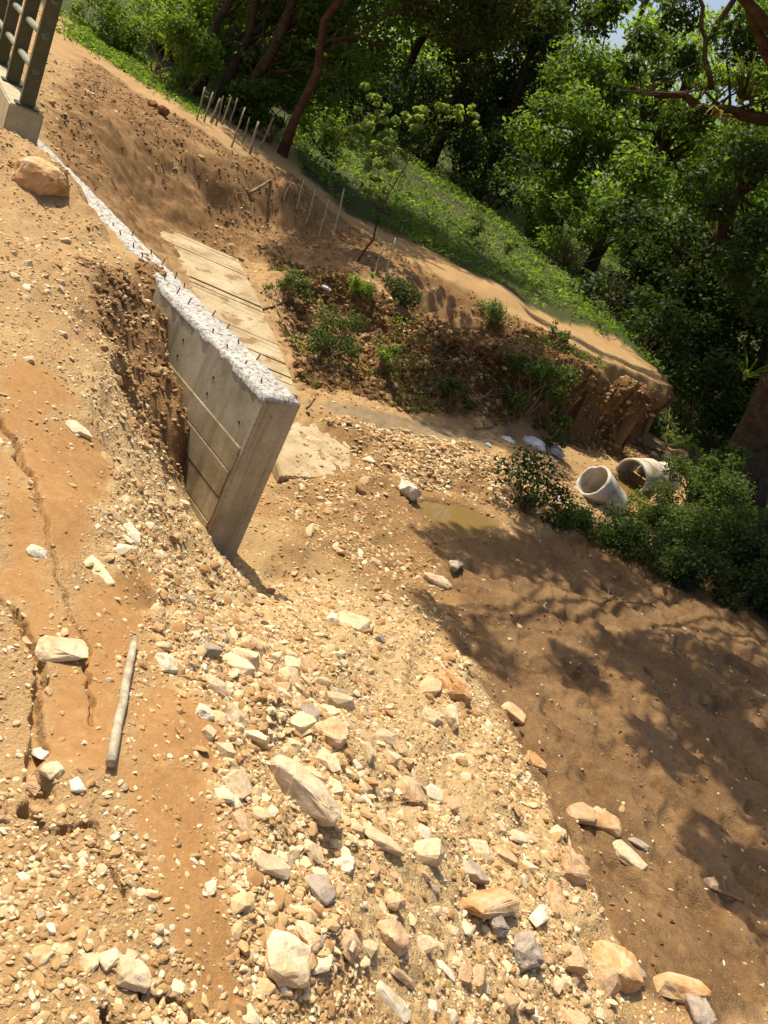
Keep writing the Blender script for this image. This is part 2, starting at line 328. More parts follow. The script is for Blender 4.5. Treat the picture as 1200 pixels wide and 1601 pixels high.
def pmask(x, y, poly, soft):
    """1 inside the ground polygon, soft edge of the given width in metres"""
    lo = poly.min(0) - soft - .3; hi = poly.max(0) + soft + .3
    sel = (x > lo[0]) & (x < hi[0]) & (y > lo[1]) & (y < hi[1]); out = np.zeros_like(x)
    if not sel.any(): return out
    a = x[sel]; b_ = y[sel]; dm = np.full_like(a, 1e9); ins = np.zeros(len(a), bool)
    wob = fbm2(a, b_, max(soft * 2.5, .12), 3, 91) * soft * 1.4
    for i in range(len(poly)):
        p = poly[i]; q = poly[(i + 1) % len(poly)]; e = q - p; L = e @ e + 1e-9
        t = np.clip(((a - p[0]) * e[0] + (b_ - p[1]) * e[1]) / L, 0, 1)
        dm = np.minimum(dm, np.hypot(a - p[0] - t * e[0], b_ - p[1] - t * e[1]))
        c = ((p[1] > b_) != (q[1] > b_)) & (a < (q[0] - p[0]) * (b_ - p[1]) / (q[1] - p[1] + 1e-12) + p[0]); ins ^= c
    out[sel] = ss(-soft, soft, np.where(ins, dm, -dm) + wob); return out
def pdist(x, y, line, reach):
    lo = line.min(0) - reach; hi = line.max(0) + reach; sel = (x > lo[0]) & (x < hi[0]) & (y > lo[1]) & (y < hi[1])
    out = np.full_like(x, 9.0)
    if not sel.any(): return out, sel
    a = x[sel]; b_ = y[sel]; dm = np.full_like(a, 1e9)
    for i in range(len(line) - 1):
        p = line[i]; q = line[i + 1]; e = q - p; t = np.clip(((a - p[0]) * e[0] + (b_ - p[1]) * e[1]) / (e @ e + 1e-9), 0, 1)
        dm = np.minimum(dm, np.hypot(a - p[0] - t * e[0], b_ - p[1] - t * e[1]))
    out[sel] = dm; return out, sel

CLAY = [poly_w(p) for p in (
    [(20,690),(90,655),(160,690),(165,760),(130,840),(100,905),(70,830),(40,760)],
    [(130,930),(225,900),(255,960),(220,1010),(195,1100),(165,1200),(60,1180),(65,1060),(90,1000)],
    [(190,1190),(310,1200),(360,1340),(375,1500),(430,1600),(300,1600),(250,1450),(225,1350)],
    [(0,720),(45,780),(78,870),(95,960),(60,1000),(30,950),(0,930)], [(0,560),(60,560),(120,640),(60,660),(20,690),(0,680)], [(230,1010),(250,1060),(330,1130),(380,1210),(320,1210),(210,1200)])]
MUD = poly_w([(690,900),(715,1000),(800,1140),(865,1270),(930,1380),(960,1500),(1010,1545),(1200,1590),(1350,1590),(1350,800),(1100,790),(900,825),(760,842),(655,832)])
SILT = poly_w([(480,632),(560,640),(660,655),(780,685),(765,705),(640,692),(540,655)])
HILL = poly_w([(95,150),(75,215),(85,245),(140,310),(200,380),(250,400),(380,400),(440,425),(520,430),(640,470),(760,536),(860,566),(868,528),(800,496),(720,453),(640,407),(560,357),(480,295),(430,255),(380,245),(300,195),(240,160),(170,110),(130,90)])
BANK = poly_w([(430,405),(520,430),(600,458),(760,524),(880,566),(990,606),(1034,622),(1040,700),(1020,722),(880,695),(700,652),(560,615),(470,605),(445,500)])
RUBBLE = poly_w([(160,540),(230,620),(300,780),(350,890),(430,800),(470,660),(560,660),(700,690),(880,735),(905,790),(780,795),(650,765),(560,800),(690,900),(720,1000),(860,1270),(960,1490),(960,1600),(390,1600),(365,1350),(260,1060),(150,880),(150,700),(120,600)])
DAMP = poly_w([(370,890),(430,760),(470,640),(560,650),(700,690),(880,735),(905,790),(800,800),(700,905),(715,990),(620,940),(500,905)])
TROUGH = poly_w([(130,400),(180,420),(240,470),(262,520),(295,640),(298,770),(250,740),(190,610),(150,520)])
CRACKS = [(poly_w(p), w, d) for p, w, d in (
    ([(0,655),(22,695),(30,725),(50,760),(60,800)], .016, .05),
    ([(62,805),(80,850),(90,910),(108,960),(128,1000),(142,1060),(150,1130)], .009, .03),
    ([(0,932),(22,950),(40,985),(50,1030),(60,1065),(66,1110),(66,1160),(70,1215),(58,1262)], .018, .045),
    ([(60,1262),(85,1290),(150,1300),(165,1345),(195,1400)], .009, .03),
    ([(165,1560),(185,1600)], .02, .05), ([(240,1545),(275,1570),(305,1590)], .018, .05))]
TRK = np.array([[-9.5, 17.6], [-6.2, 17.2]] + [list(atz(px, py, z)[:2]) for px, py, z in [(450,238,.15),(470,275,.02),(515,318,-.1),(640,385,-.17),(760,450,-.18),(870,496,-.2),(960,536,-.22),(1046,588,-.24)]] + [[4.2, 16.6], [4.6, 15.6]])
def track_edge(x): return np.interp(x, TRK[:, 0], TRK[:, 1])
POOLS = [(np.array([atz(px, py, -1.46)[:2] for px, py in pts]), -1.46) for pts in ([(635,785),(690,790),(740,800),(778,822),(765,834),(720,833),(680,815),(648,800)], [(930,768),(955,748),(985,750),(1010,765),(1005,792),(965,806),(935,796)])]
def height(x, y):
    x = np.asarray(x, float); y = np.asarray(y, float)
    z = base_h(x, y); r = np.hypot(x, y)
    mud = pmask(x, y, MUD, .12); bank = pmask(x, y, BANK, .15); rub = pmask(x, y, RUBBLE, .15)
    clay = np.zeros_like(x)
    for p in CLAY: clay = np.maximum(clay, pmask(x, y, p, .05))
    rough = 0.35 + 0.65 * rub; rough = rough * (1 - .75 * clay) * (1 - .6 * mud)
    z = z + fbm2(x, y, 1.1, 3, 3) * .05 * (1 - .4 * mud) + fbm2(x, y, .22, 3, 11) * .045 * rough + np.abs(fbm2(x, y, .55, 3, 13)) * .11 * rub
    nr = ss(9, 3, r); z = z + np.abs(fbm2(x, y, .06, 3, 23)) * .03 * rough * nr + np.abs(fbm2(x, y, .14, 4, 29)) * .06 * (1 - nr) * ss(16, 12, r) * (1 - .5 * mud)
    # the cut bank: gullied and lumpy
    if bank.any():
        g = np.abs(fbm2(x, y, .7, 4, 41)); z = z - bank * (g * .26 - .05) + bank * fbm2(x, y, .2, 3, 47) * .12
    hill = pmask(x, y, HILL, .25)
    if hill.any(): z = z + hill * (fbm2(x * .5 + y * .6, y * .9 - x, .6, 3, 71) * .06 + fbm2(x, y, .2, 4, 77) * .055)
    tr = pmask(x, y, TROUGH, .12)
    if tr.any(): z = z + tr * (fbm2(x, y, .28, 4, 61) * .20 + fbm2(x, y, .09, 2, 63) * .02 - .03)
    # flat track on the ledge with a sharp broken edge
    lm = ss(.0, .9, x) * ss(5.2, 4.2, x) * ss(12.2, 12.8, y) * ss(18.0, 17.0, y)
    if lm.any():
        fl = -1.36; tp_z = -.24 + fbm2(x, y, .6, 3, 151) * .04; q_ = (z - fl) / 1.12 + fbm2(x, y, .4, 3, 155) * .22; zn = fl + (tp_z - fl) * ss(.50, .72, q_); z = z + lm * (zn - z)
    # trampled mud
    if mud.any(): z = z + mud * (-np.maximum(0, fbm2(x + .3 * y, y, .22, 3, 81) - .05) * .16 + fbm2(x * .6 + y * .8, y * .35 - x * .5, .16, 3, 83) * .05 + fbm2(x, y, .05, 2, 87) * .012)
    sw = (x - WALL_A[0]) * WALL_D[0] + (y - WALL_A[1]) * WALL_D[1]; nw = (x - WALL_A[0]) * WALL_N[0] + (y - WALL_A[1]) * WALL_N[1]
    tgt = np.interp(sw, [1.3, 1.5, 1.65, 1.8, 2.0, 2.6, 3.2, 3.9, 4.4, 4.9, 5.8], [-.85, -.60, -.40, -.20, -.13, -.11, -.11, -.12, -.20, -.28, -.15]) + fbm2(x, y, .25, 3, 311) * .07
    wgt = ss(1.25, 1.45, sw) * ss(6.6, 5.8, sw) * ss(.02, .10, nw) * ss(WALL_T + .8, WALL_T + .12, nw); z = z + wgt * np.maximum(0, tgt - z)
    for pl, lv in POOLS:
        wide = pmask(x, y, pl, .45); mk = pmask(x, y, pl, .07); near_ = wide > .001
        zz = np.maximum(z, lv + .012 + .02 * (fbm2(x, y, .3, 2, 7) + .5)); z = np.where(near_, np.where(wide > .5, zz, z + (zz - z) * ss(0, .5, wide)), z); z = z + mk * (lv - .07 - z)
    for ln, w, d in CRACKS:
        wx = fbm2(x, y, .09, 3, 101) * .045; dd, sel = pdist(x + wx, y + fbm2(x, y, .09, 3, 105) * .045, ln, w * 4 + .1)
        z = z - d * ss(w, w * .35, dd)
    return z

def build_terrain():
    rr = np.concatenate([np.linspace(.02, .9, 14)[:-1], .9 * (3.6 / .9) ** np.linspace(0, 1, 330)[:-1], 3.6 * (10.3 / 3.6) ** np.linspace(0, 1, 170)[:-1],
                         np.linspace(10.3, 16.2, 270)[:-1], 16.2 * (40 / 16.2) ** np.linspace(0, 1, 60)[:-1], 40 * (600 / 40) ** np.linspace(0, 1, 22)])
    fine = np.radians(np.linspace(-37, 44, 640)); rest = np.radians(np.linspace(44, 323, 64)[1:-1])
    th = np.concatenate([fine, rest]); nr_, na = len(rr), len(th)
    X = rr[:, None] * np.sin(th)[None]; Y = rr[:, None] * np.cos(th)[None]; x = X.ravel(); y = Y.ravel()
    z = height(x, y)
    i = np.arange(nr_ - 1)[:, None] * na; j = np.arange(na)[None]; j2 = (j + 1) % na
    q = np.stack([i + j, i + na + j, i + na + j2, i + j2], -1).reshape(-1, 4)
    # cut bank: lumps, hollows and an overhanging lip, pushed out along the face
    bank = pmask(x, y, BANK, .1); sel = np.nonzero(bank > .01)[0]; bx_, by_, bz_ = x[sel], y[sel], z[sel]; e_ = .12
    gx = (base_h(bx_ + e_, by_) - base_h(bx_ - e_, by_)) / (2 * e_); gy = (base_h(bx_, by_ + e_) - base_h(bx_, by_ - e_)) / (2 * e_); gm = np.hypot(gx, gy) + 1e-6
    p3 = np.c_[bx_, by_, bz_ * 1.3]; lump = vn3(p3 * 2.2, 1) * .2 + vn3(p3 * 5.1, 2) * .2 + vn3(p3 * 11, 3) * .15 + vn3(p3 * 23, 4) * .09
    lip = ss(-.75, -.30, bz_) * (.05 + .07 * ss(0, 2.4, bx_)); cave = ss(-.5, -.75, bz_) * ss(-1.38, -1.05, bz_) * (.10 + .2 * ss(.3, -.3, np.abs(bx_ + .3) - .9))
    rt = ss(.3, 1.4, bx_); off = bank[sel] * ss(.25, 1.0, gm) * (lump * (1 - .35 * rt) + lip - cave * (1 + .9 * rt)); off *= 1 - rt * ss(-.36, -.28, bz_); x[sel] -= gx / gm * off; y[sel] -= gy / gm * off; z[sel] += bank[sel] * vn3(p3 * 9, 7) * .04
    q = q[:, ::-1]
    global FACE
    i0 = sel[(bank[sel] > .3) & (z[sel] < -.33) & (sel + na < len(x))]; a_ = np.c_[x[i0], y[i0], z[i0]]; b_ = np.c_[x[i0 + na], y[i0 + na], z[i0 + na]]; ln = np.linalg.norm(b_ - a_, axis=1); ln[ln > .6] = 0
    w_ = ln * np.hypot(a_[:, 0], a_[:, 1]); pick = rng.choice(len(i0), 9000, p=w_ / w_.sum()); t_ = rng.random((9000, 1)); FACE = a_[pick] * (1 - t_) + b_[pick] * t_
    me = mesh_np('ground', np.c_[x, y, z], q, True)
    clay = np.zeros_like(x)
    for p in CLAY: clay = np.maximum(clay, pmask(x, y, p, .05))
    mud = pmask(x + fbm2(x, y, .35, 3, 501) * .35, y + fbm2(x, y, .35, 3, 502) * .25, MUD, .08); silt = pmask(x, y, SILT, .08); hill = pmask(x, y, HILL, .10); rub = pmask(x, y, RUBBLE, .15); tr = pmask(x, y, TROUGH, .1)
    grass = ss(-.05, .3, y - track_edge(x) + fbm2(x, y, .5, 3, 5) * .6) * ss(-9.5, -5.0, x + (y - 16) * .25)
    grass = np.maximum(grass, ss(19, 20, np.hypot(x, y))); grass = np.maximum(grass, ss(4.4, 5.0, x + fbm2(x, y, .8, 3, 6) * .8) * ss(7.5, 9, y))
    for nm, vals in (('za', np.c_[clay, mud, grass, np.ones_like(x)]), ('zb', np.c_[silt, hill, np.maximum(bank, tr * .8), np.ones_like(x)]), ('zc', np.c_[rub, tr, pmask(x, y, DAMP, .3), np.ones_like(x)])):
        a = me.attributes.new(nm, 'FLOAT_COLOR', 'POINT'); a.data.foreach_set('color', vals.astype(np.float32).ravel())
    return me
m, nt, b = new_mat('soil'); MT['soil'] = m
geo = nnode(nt, 'ShaderNodeNewGeometry'); P = geo.outputs['Position']
def attr(nm):
    a = nnode(nt, 'ShaderNodeAttribute', attribute_name=nm); s = nnode(nt, 'ShaderNodeSeparateColor'); nt.links.new(a.outputs['Color'], s.inputs[0]); return s.outputs
za, zb, zc = attr('za'), attr('zb'), attr('zc')
nA = tex(nt, P, 2.2, 5, .65); nB = tex(nt, P, 28, 5, .7); nC = tex(nt, P, 130, 3, .7)
vor = tex(nt, P, 75, typ='ShaderNodeTexVoronoi'); vor2 = tex(nt, P, 32, typ='ShaderNodeTexVoronoi')
sand = ramp(nt, nA.outputs['Fac'], [(.3, (.265, .135, .047)), (.5, (.335, .185, .070)), (.7, (.40, .242, .102))])
grit = ramp(nt, vor.outputs['Color'], [(.15, (.27, .135, .048)), (.5, (.39, .225, .088)), (.85, (.54, .38, .19))])
sand = mixc(nt, .38, sand, grit)
grit2 = ramp(nt, vor2.outputs['Color'], [(.2, (.29, .145, .05)), (.55, (.42, .245, .10)), (.85, (.58, .43, .22))])
sand = mixc(nt, mathn(nt, 'MULTIPLY', zc[0], .5), sand, grit2)
clayc = ramp(nt, nB.outputs['Fac'], [(.3, (.285, .145, .052)), (.6, (.345, .188, .070)), (.75, (.405, .24, .10))])
c = mixc(nt, za[0], sand, clayc)
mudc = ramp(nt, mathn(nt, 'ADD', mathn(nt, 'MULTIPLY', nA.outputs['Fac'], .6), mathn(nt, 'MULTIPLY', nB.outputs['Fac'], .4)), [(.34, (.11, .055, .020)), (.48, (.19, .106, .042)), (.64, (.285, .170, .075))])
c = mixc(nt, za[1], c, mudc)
hillc = ramp(nt, mathn(nt, 'ADD', mathn(nt, 'MULTIPLY', nA.outputs['Fac'], .55), mathn(nt, 'MULTIPLY', nB.outputs['Fac'], .45)), [(.34, (.17, .085, .033)), (.5, (.28, .158, .065)), (.66, (.39, .24, .115))])
c = mixc(nt, zb[1], c, hillc)
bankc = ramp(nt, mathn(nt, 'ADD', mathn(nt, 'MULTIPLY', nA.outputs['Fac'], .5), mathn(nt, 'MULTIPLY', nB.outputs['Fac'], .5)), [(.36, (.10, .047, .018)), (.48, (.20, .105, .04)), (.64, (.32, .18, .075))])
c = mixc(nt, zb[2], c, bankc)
dampc = ramp(nt, mathn(nt, 'ADD', mathn(nt, 'MULTIPLY', nA.outputs['Fac'], .5), mathn(nt, 'MULTIPLY', nB.outputs['Fac'], .5)), [(.36, (.17, .085, .03)), (.5, (.25, .135, .048)), (.66, (.35, .21, .085))]); c = mixc(nt, mathn(nt, 'MULTIPLY', zc[2], .85), c, dampc)
siltc = ramp(nt, nA.outputs['Fac'], [(.35, (.21, .15, .08)), (.65, (.30, .22, .125))]); c = mixc(nt, zb[0], c, siltc)
grc = ramp(nt, nB.outputs['Fac'], [(.3, (.028, .034, .010)), (.5, (.055, .068, .018)), (.7, (.11, .085, .035))]); c = mixc(nt, za[2], c, grc)
nt.links.new(c, b.inputs['Base Color']); b.inputs['Specular IOR Level'].default_value = .2
rgh = mathn(nt, 'SUBTRACT', .95, mathn(nt, 'MULTIPLY', za[1], .42)); nt.links.new(rgh, b.inputs['Roughness'])
hh = mathn(nt, 'ADD', mathn(nt, 'MULTIPLY', nB.outputs['Fac'], .7), mathn(nt, 'MULTIPLY', nC.outputs['Fac'], .35))
hh = mathn(nt, 'SUBTRACT', hh, mathn(nt, 'MULTIPLY', vor.outputs['Distance'], .45))
bp = nnode(nt, 'ShaderNodeBump'); nt.links.new(mathn(nt, 'SUBTRACT', .75, mathn(nt, 'MULTIPLY', za[0], .45)), bp.inputs['Strength']); bp.inputs['Distance'].default_value = .018
nt.links.new(hh, bp.inputs['Height']); nt.links.new(bp.outputs[0], b.inputs['Normal'])
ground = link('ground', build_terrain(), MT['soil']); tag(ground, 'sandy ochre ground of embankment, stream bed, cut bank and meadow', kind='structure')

# water pools
def pool(name, pts, z, label):
    P = np.array([atz(px, py, z)[:2] for px, py in pts]); c0 = P.mean(0); bm = bmesh.new()
    n = 40; t = np.linspace(0, len(P), n, endpoint=False); vs_ = []
    for q in t:
        i = int(q); f = q - i; p = P[i] * (1 - f) + P[(i + 1) % len(P)] * f; vs_.append(bm.verts.new((p[0] - c0[0], p[1] - c0[1], 0)))
    bm.faces.new(vs_); bmesh.ops.triangulate(bm, faces=list(bm.faces)); bmesh.ops.recalc_face_normals(bm, faces=list(bm.faces))
    me = bm_mesh(name, bm)
    if me.polygons[0].normal.z < 0: me.flip_normals()
    o = link(name, me, MT['water'], None, (c0[0], c0[1], z)); tag(o, label, kind='structure')
pool('water', [(615,772),(700,778),(785,808),(792,838),(720,843),(640,812)], -1.46, 'shallow muddy ochre pool below the gravel mound')
pool('water', [(915,750),(960,725),(1035,740),(1045,775),(980,805),(930,800)], -1.46, 'muddy ochre pool between the concrete pipes')
# ------------------------------------------------------------------ concrete wing wall
def wall_pt(s, n, z): 
    p = WALL_A + WALL_D * s + WALL_N * n; return (p[0], p[1], z)
def wall_prism(s0, s1, n0, n1, z0, z1, bev=.006):
    bm = bmesh.new(); v = [bm.verts.new(wall_pt(s, n, z)) for z in (z0, z1) for s, n in ((s0, n0), (s1, n0), (s1, n1), (s0, n1))]
    for f in ((0,1,2,3), (4,5,6,7), (0,1,5,4), (1,2,6,5), (2,3,7,6), (3,0,4,7)): bm.faces.new([v[i] for i in f])
    bmesh.ops.recalc_face_normals(bm, faces=list(bm.faces))
    if bev: bmesh.ops.bevel(bm, geom=list(bm.edges), offset=bev, segments=2, affect='EDGES')
    return bm
def at_origin(o, origin):
    """shift mesh data so that the object's own location carries the position"""
    o.data.transform(Matrix.Translation(-Vector(origin)))
wo = np.array([*(WALL_A + WALL_N * WALL_T / 2), -1.45])
wall = empty('concrete_wing_wall', wo)
tag(wall, 'grey concrete wing wall with a broken white top and rebar stubs, half buried in gravel', 'wall')
def wpart(name, bm, mat, smooth=False):
    me = bm_mesh(name, bm, smooth); me.transform(Matrix.Translation(-Vector(wo))); return link(name, me, mat, wall)
S_STEP = 1.78
wpart('wall_body', wall_prism(0, S_STEP, 0, WALL_T, -2.0, WALL_TOP - .03), MT['concrete'])
wpart('wall_body', wall_prism(S_STEP + .003, 5.75, .0, WALL_T - .045, -2.0, WALL_TOP - .035), MT['concrete'])
for k, (z1, z0, pr) in enumerate([(-.50, -.676, .008), (-.681, -.87, .012), (-.875, -1.06, .009), (-1.065, -1.5, .013)]):
    wpart('board_course', wall_prism(.035 + .01 * (k % 2), 1.5, WALL_T - .02, WALL_T + pr, z0, z1, .004), MT['concrete_board'])
for s_, z_ in ((.62, -.30), (.62, -.42), (1.15, -.28), (1.15, -.40), (.16, -.38)):  # dark discs put in for the shade inside open form-tie holes
    a0 = np.array(wall_pt(s_, WALL_T - .02, z_)) - wo; a1 = np.array(wall_pt(s_, WALL_T + .004, z_)) - wo; v, q = tube([([a0, (a0 + a1) / 2, a1], [.012, .012, .011])], 8); link('tie_hole_shade', mesh_np('tie_hole_shade', v, q, True), MT['rust'], wall)
# rough broken top: a lumpy strip
def rough_top(s0, s1, n0, n1, z, amp, seed):
    ns = int((s1 - s0) / .02); nn = 14; S = np.linspace(s0, s1, ns); N = np.linspace(n0, n1, nn); SS, NN = np.meshgrid(S, N, indexing='ij')
    e = np.minimum(np.minimum(NN - n0, n1 - NN) / .03, np.minimum(SS - s0, s1 - SS) / .03); e = np.clip(e, 0, 1)
    h = (np.abs(fbm2(SS, NN, .07, 4, seed)) * 1.5 + fbm2(SS, NN, .3, 2, seed + 9) * .5) * amp * (.25 + .75 * e) + z - .012 * (1 - e)
    ex = fbm2(SS, NN + 3, .12, 3, seed + 4) * .018 * (1 - e)
    X = WALL_A[0] + WALL_D[0] * SS + WALL_N[0] * (NN + ex); Y = WALL_A[1] + WALL_D[1] * SS + WALL_N[1] * (NN + ex)
    V = np.stack([X, Y, h], -1).reshape(-1, 3); i = np.arange(ns - 1)[:, None] * nn; j = np.arange(nn - 1)[None]
    q = np.stack([i + j, i + j + 1, i + nn + j + 1, i + nn + j], -1).reshape(-1, 4)
    # skirt down into the wall
    rim = np.concatenate([np.arange(nn), np.arange(1, ns) * nn + nn - 1, (ns - 1) * nn + np.arange(nn - 2, -1, -1), np.arange(ns - 2, 0, -1) * nn])
    low = V[rim].copy(); low[:, 2] = z - .05; b0 = len(V); V = np.concatenate([V, low]); L = len(rim); k = np.arange(L)
    q = np.concatenate([q, np.stack([rim[k], b0 + k, b0 + (k + 1) % L, rim[(k + 1) % L]], -1)])
    me = mesh_np('broken_top', V - wo, q[:, ::-1], False)
    bm = bmesh.new(); bm.from_mesh(me); bmesh.ops.recalc_face_normals(bm, faces=list(bm.faces)); bm.to_mesh(me); bm.free(); return me
link('broken_top', rough_top(.0, S_STEP, -.002, WALL_T + .002, WALL_TOP - .008, .017, 3), MT['concrete_top'], wall)
link('broken_top', rough_top(S_STEP + .004, 5.75, -.002, WALL_T - .043, WALL_TOP - .012, .02, 8), MT['concrete_top'], wall)
rr_ = random.Random(4)
for row, n in ((0, .055), (1, .205)):
    for k in range(13):
        s = .12 + k * .235 + rr_.uniform(-.03, .03) + row * .08
        if s > 3.4 or rr_.random() < .22: continue
        hgt = rr_.uniform(.015, .05); n_ = n if s < S_STEP else n * .85
        p0 = np.array(wall_pt(s, n_, WALL_TOP - .03)) - wo; tip = p0 + np.array([rr_.uniform(-.022, .022), rr_.uniform(-.022, .022), hgt + .03])
        v, q = tube([([p0, (p0 + tip) / 2, tip], [.0052, .0052, .005])], 6); link('rebar', mesh_np('rebar', v, q, True), MT['rust'], wall)

# ------------------------------------------------------------------ grooved concrete ramp and apron slab
RD = np.array([1.16, .30]); RD /= np.linalg.norm(RD); RN = np.array([-RD[1], RD[0]])      # strips run along RD, climb along RN
ramp_o = np.array([-2.6, 9.6, -1.2]); ramp_obj = empty('concrete_ramp', ramp_o); tag(ramp_obj, kind='structure')
E0 = np.array([-1.36, 9.0]); E1 = np.array([-3.25, 11.75])
def ramp_z(y_): return float(np.interp(y_, [6.9, 8.1, 9.1, 10.5, 11.8], [-1.46, -1.41, -1.27, -1.0, -.82]))
srand = random.Random(9); t = 0.0; L = float((E1 - E0) @ RN)
while t < L:
    w = srand.choice([.09, .12, .15, .2, .24, .3]); w = min(w, L - t + .02); f0 = t / L
    r0 = E0 + (E1 - E0) * (t / L) - RD * srand.uniform(0, .02); r1 = E0 + (E1 - E0) * (min(1, (t + w - srand.choice([.006, .01, .016, .028])) / L)) - RD * srand.uniform(0, .02)
    bm = bmesh.new(); vs_ = []
    ln = 2.35; nseg = 12; rows = []
    jit0 = [srand.uniform(-.006, .006) for _ in range(nseg + 1)]; jit1 = [srand.uniform(-.006, .006) for _ in range(nseg + 1)]; dz = srand.uniform(-.008, .008)
    for k in range(nseg + 1):
        row = []
        for rp, j in ((r0, jit0[k]), (r1, jit1[k])):
            p = rp - RD * (ln * k / nseg) + RN * j; zz = ramp_z(rp[1] + .3 * k / nseg * 0) + dz
            row += [bm.verts.new((p[0] - ramp_o[0], p[1] - ramp_o[1], zz - ramp_o[2])), bm.verts.new((p[0] - ramp_o[0], p[1] - ramp_o[1], zz - .22 - ramp_o[2]))]
        rows.append(row)
    for k in range(nseg):
        a, c_ = rows[k], rows[k + 1]
        for q in ((0, 2), (2, 3), (3, 1), (1, 0)): bm.faces.new([a[q[0]], a[q[1]], c_[q[1]], c_[q[0]]])
    for rw in (rows[0], rows[-1]): bm.faces.new([rw[0], rw[2], rw[3], rw[1]])
    bmesh.ops.recalc_face_normals(bm, faces=list(bm.faces))
    link('concrete_strip', bm_mesh('concrete_strip', bm), MT['slab'], ramp_obj); t += w
AP = np.array([atz(px, py, z)[:2] for px, py, z in [(440,740,-1.40),(425,690,-1.39),(470,650,-1.37),(505,662,-1.37),(532,678,-1.38),(546,698,-1.39),(550,724,-1.40),(548,748,-1.41),(500,746,-1.41)]])
bm = bmesh.new(); c0 = np.array([*AP.mean(0), -1.39])
vs_ = [bm.verts.new((p[0] - c0[0], p[1] - c0[1], 0.015 - .05 * (8.3 - p[1]) * .4)) for p in AP]; f = bm.faces.new(vs_)
ext = bmesh.ops.extrude_face_region(bm, geom=[f]); bmesh.ops.translate(bm, verts=[g for g in ext['geom'] if isinstance(g, bmesh.types.BMVert)], vec=(0, 0, -.2))
bmesh.ops.recalc_face_normals(bm, faces=list(bm.faces)); bmesh.ops.bevel(bm, geom=[e for e in bm.edges], offset=.01, segments=2, affect='EDGES')
apron = link('concrete_apron', bm_mesh('concrete_apron', bm), MT['slab'], None, c0 - np.array([0, 0, .028])); tag(apron, kind='structure')

# ------------------------------------------------------------------ bridge parapet with steel railing
PA = np.array([-4.47, 8.00]); PD = np.array([-1.42, 1.82]); PD /= np.linalg.norm(PD); PN = np.array([-PD[1], PD[0]])
rail = empty('bridge_railing', (PA[0], PA[1], -.1)); tag(rail, 'olive steel railing with grey pipe bars on a cream concrete bridge parapet', 'railing')
def rprism(name, s0, s1, n0, n1, z0, z1, mat, bev=.006):
    bm = bmesh.new(); pt = lambda s, n, z: (PD[0] * s + PN[0] * n, PD[1] * s + PN[1] * n, z + .1)
    v = [bm.verts.new(pt(s, n, z)) for z in (z0, z1) for s, n in ((s0, n0), (s1, n0), (s1, n1), (s0, n1))]
    for f in ((0,1,2,3), (4,5,6,7), (0,1,5,4), (1,2,6,5), (2,3,7,6), (3,0,4,7)): bm.faces.new([v[i] for i in f])
    bmesh.ops.recalc_face_normals(bm, faces=list(bm.faces)); bmesh.ops.bevel(bm, geom=list(bm.edges), offset=bev, segments=2, affect='EDGES')
    return link(name, bm_mesh(name, bm), mat, rail)
rprism('plinth', 0, 9, -.15, .15, -.10, .30, MT['plinth'], .012)
rprism('footing', -.04, 9, -.22, .26, -.9, -.103, MT['concrete'], .012)
for k in range(6):
    s = .10 + k * 1.16
    bpl = rprism('base_plate', s - .085, s + .085, -.1, .1, .303, .318, MT['steel_olive'], .003)
    bpl.parent = rprism('post', s - .05, s + .05, -.062, .062, .319, 1.45, MT['steel_olive'], .006)
for z in (.62, .92, 1.22):
    pts = [np.array([PD[0] * s, PD[1] * s, z + .1]) for s in np.linspace(.05, 7.2, 12)]
    v, q = tube([(pts, [.032] * 12)], 12); link('bar', mesh_np('bar', v, q, True), MT['bar_grey'], rail)

# ------------------------------------------------------------------ concrete culvert pipes
def ring_pipe(name, length, r_out, thick, segs=36, rows=10, chip=0.0, seed=0):
    prof = [(0, r_out - .012), (.012, r_out)] + [(x, r_out) for x in np.linspace(.05, length - .05, rows)] + [(length - .012, r_out), (length, r_out - .012), (length, r_out - thick + .01), (length - .012, r_out - thick)] + [(x, r_out - thick) for x in np.linspace(length - .05, .05, rows)] + [(.012, r_out - thick), (0, r_out - thick + .01)]
    P = np.array(prof); n = len(P); a = np.linspace(0, 2 * math.pi, segs, endpoint=False)
    X = np.repeat(P[:, 0][:, None], segs, 1); Rr = P[:, 1][:, None]; V = np.stack([X, Rr * np.cos(a)[None], Rr * np.sin(a)[None]], -1)
    if chip:
        e = vn2(np.cos(a) * 3 + 5, np.sin(a) * 3 + 5, seed) + .6 * vn2(np.cos(a) * 8, np.sin(a) * 8, seed + 1); w = ss(length * .75, length, P[:, 0])
        V[:, :, 0] -= (w[:, None] * (np.maximum(0, e)[None] * chip))
    V = V.reshape(-1, 3) + np.stack([vn3(V.reshape(-1, 3) * 14 + k, seed) for k in range(3)], -1) * .008
    i = np.arange(n)[:, None] * segs; i2 = (np.roll(np.arange(n), -1))[:, None] * segs; j = np.arange(segs)[None]; j2 = (j + 1) % segs
    me = mesh_np(name, V, np.stack([i + j, i2 + j, i2 + j2, i + j2], -1).reshape(-1, 4), True)
    bm = bmesh.new(); bm.from_mesh(me); bmesh.ops.recalc_face_normals(bm, faces=list(bm.faces)); bm.to_mesh(me); bm.free(); return me
def pipe(loc, axis, length, r, thick, label, chip=.1, seed=0, socket=True):
    e = empty('concrete_pipe', loc); tag(e, label, 'pipe', 'broken concrete culvert pipes in the stream')
    e.rotation_mode = 'QUATERNION'; e.rotation_quaternion = Vector(axis).normalized().to_track_quat('X', 'Z')
    link('barrel', ring_pipe('barrel', length, r, thick, chip=chip, seed=seed), MT['pipe'], e)
    if socket:
        c_ = link('collar', ring_pipe('collar', .1, r + .035, .0345, rows=3, seed=seed + 5), MT['pipe'], e); c_.location = (length - .13, 0, 0)
    return e
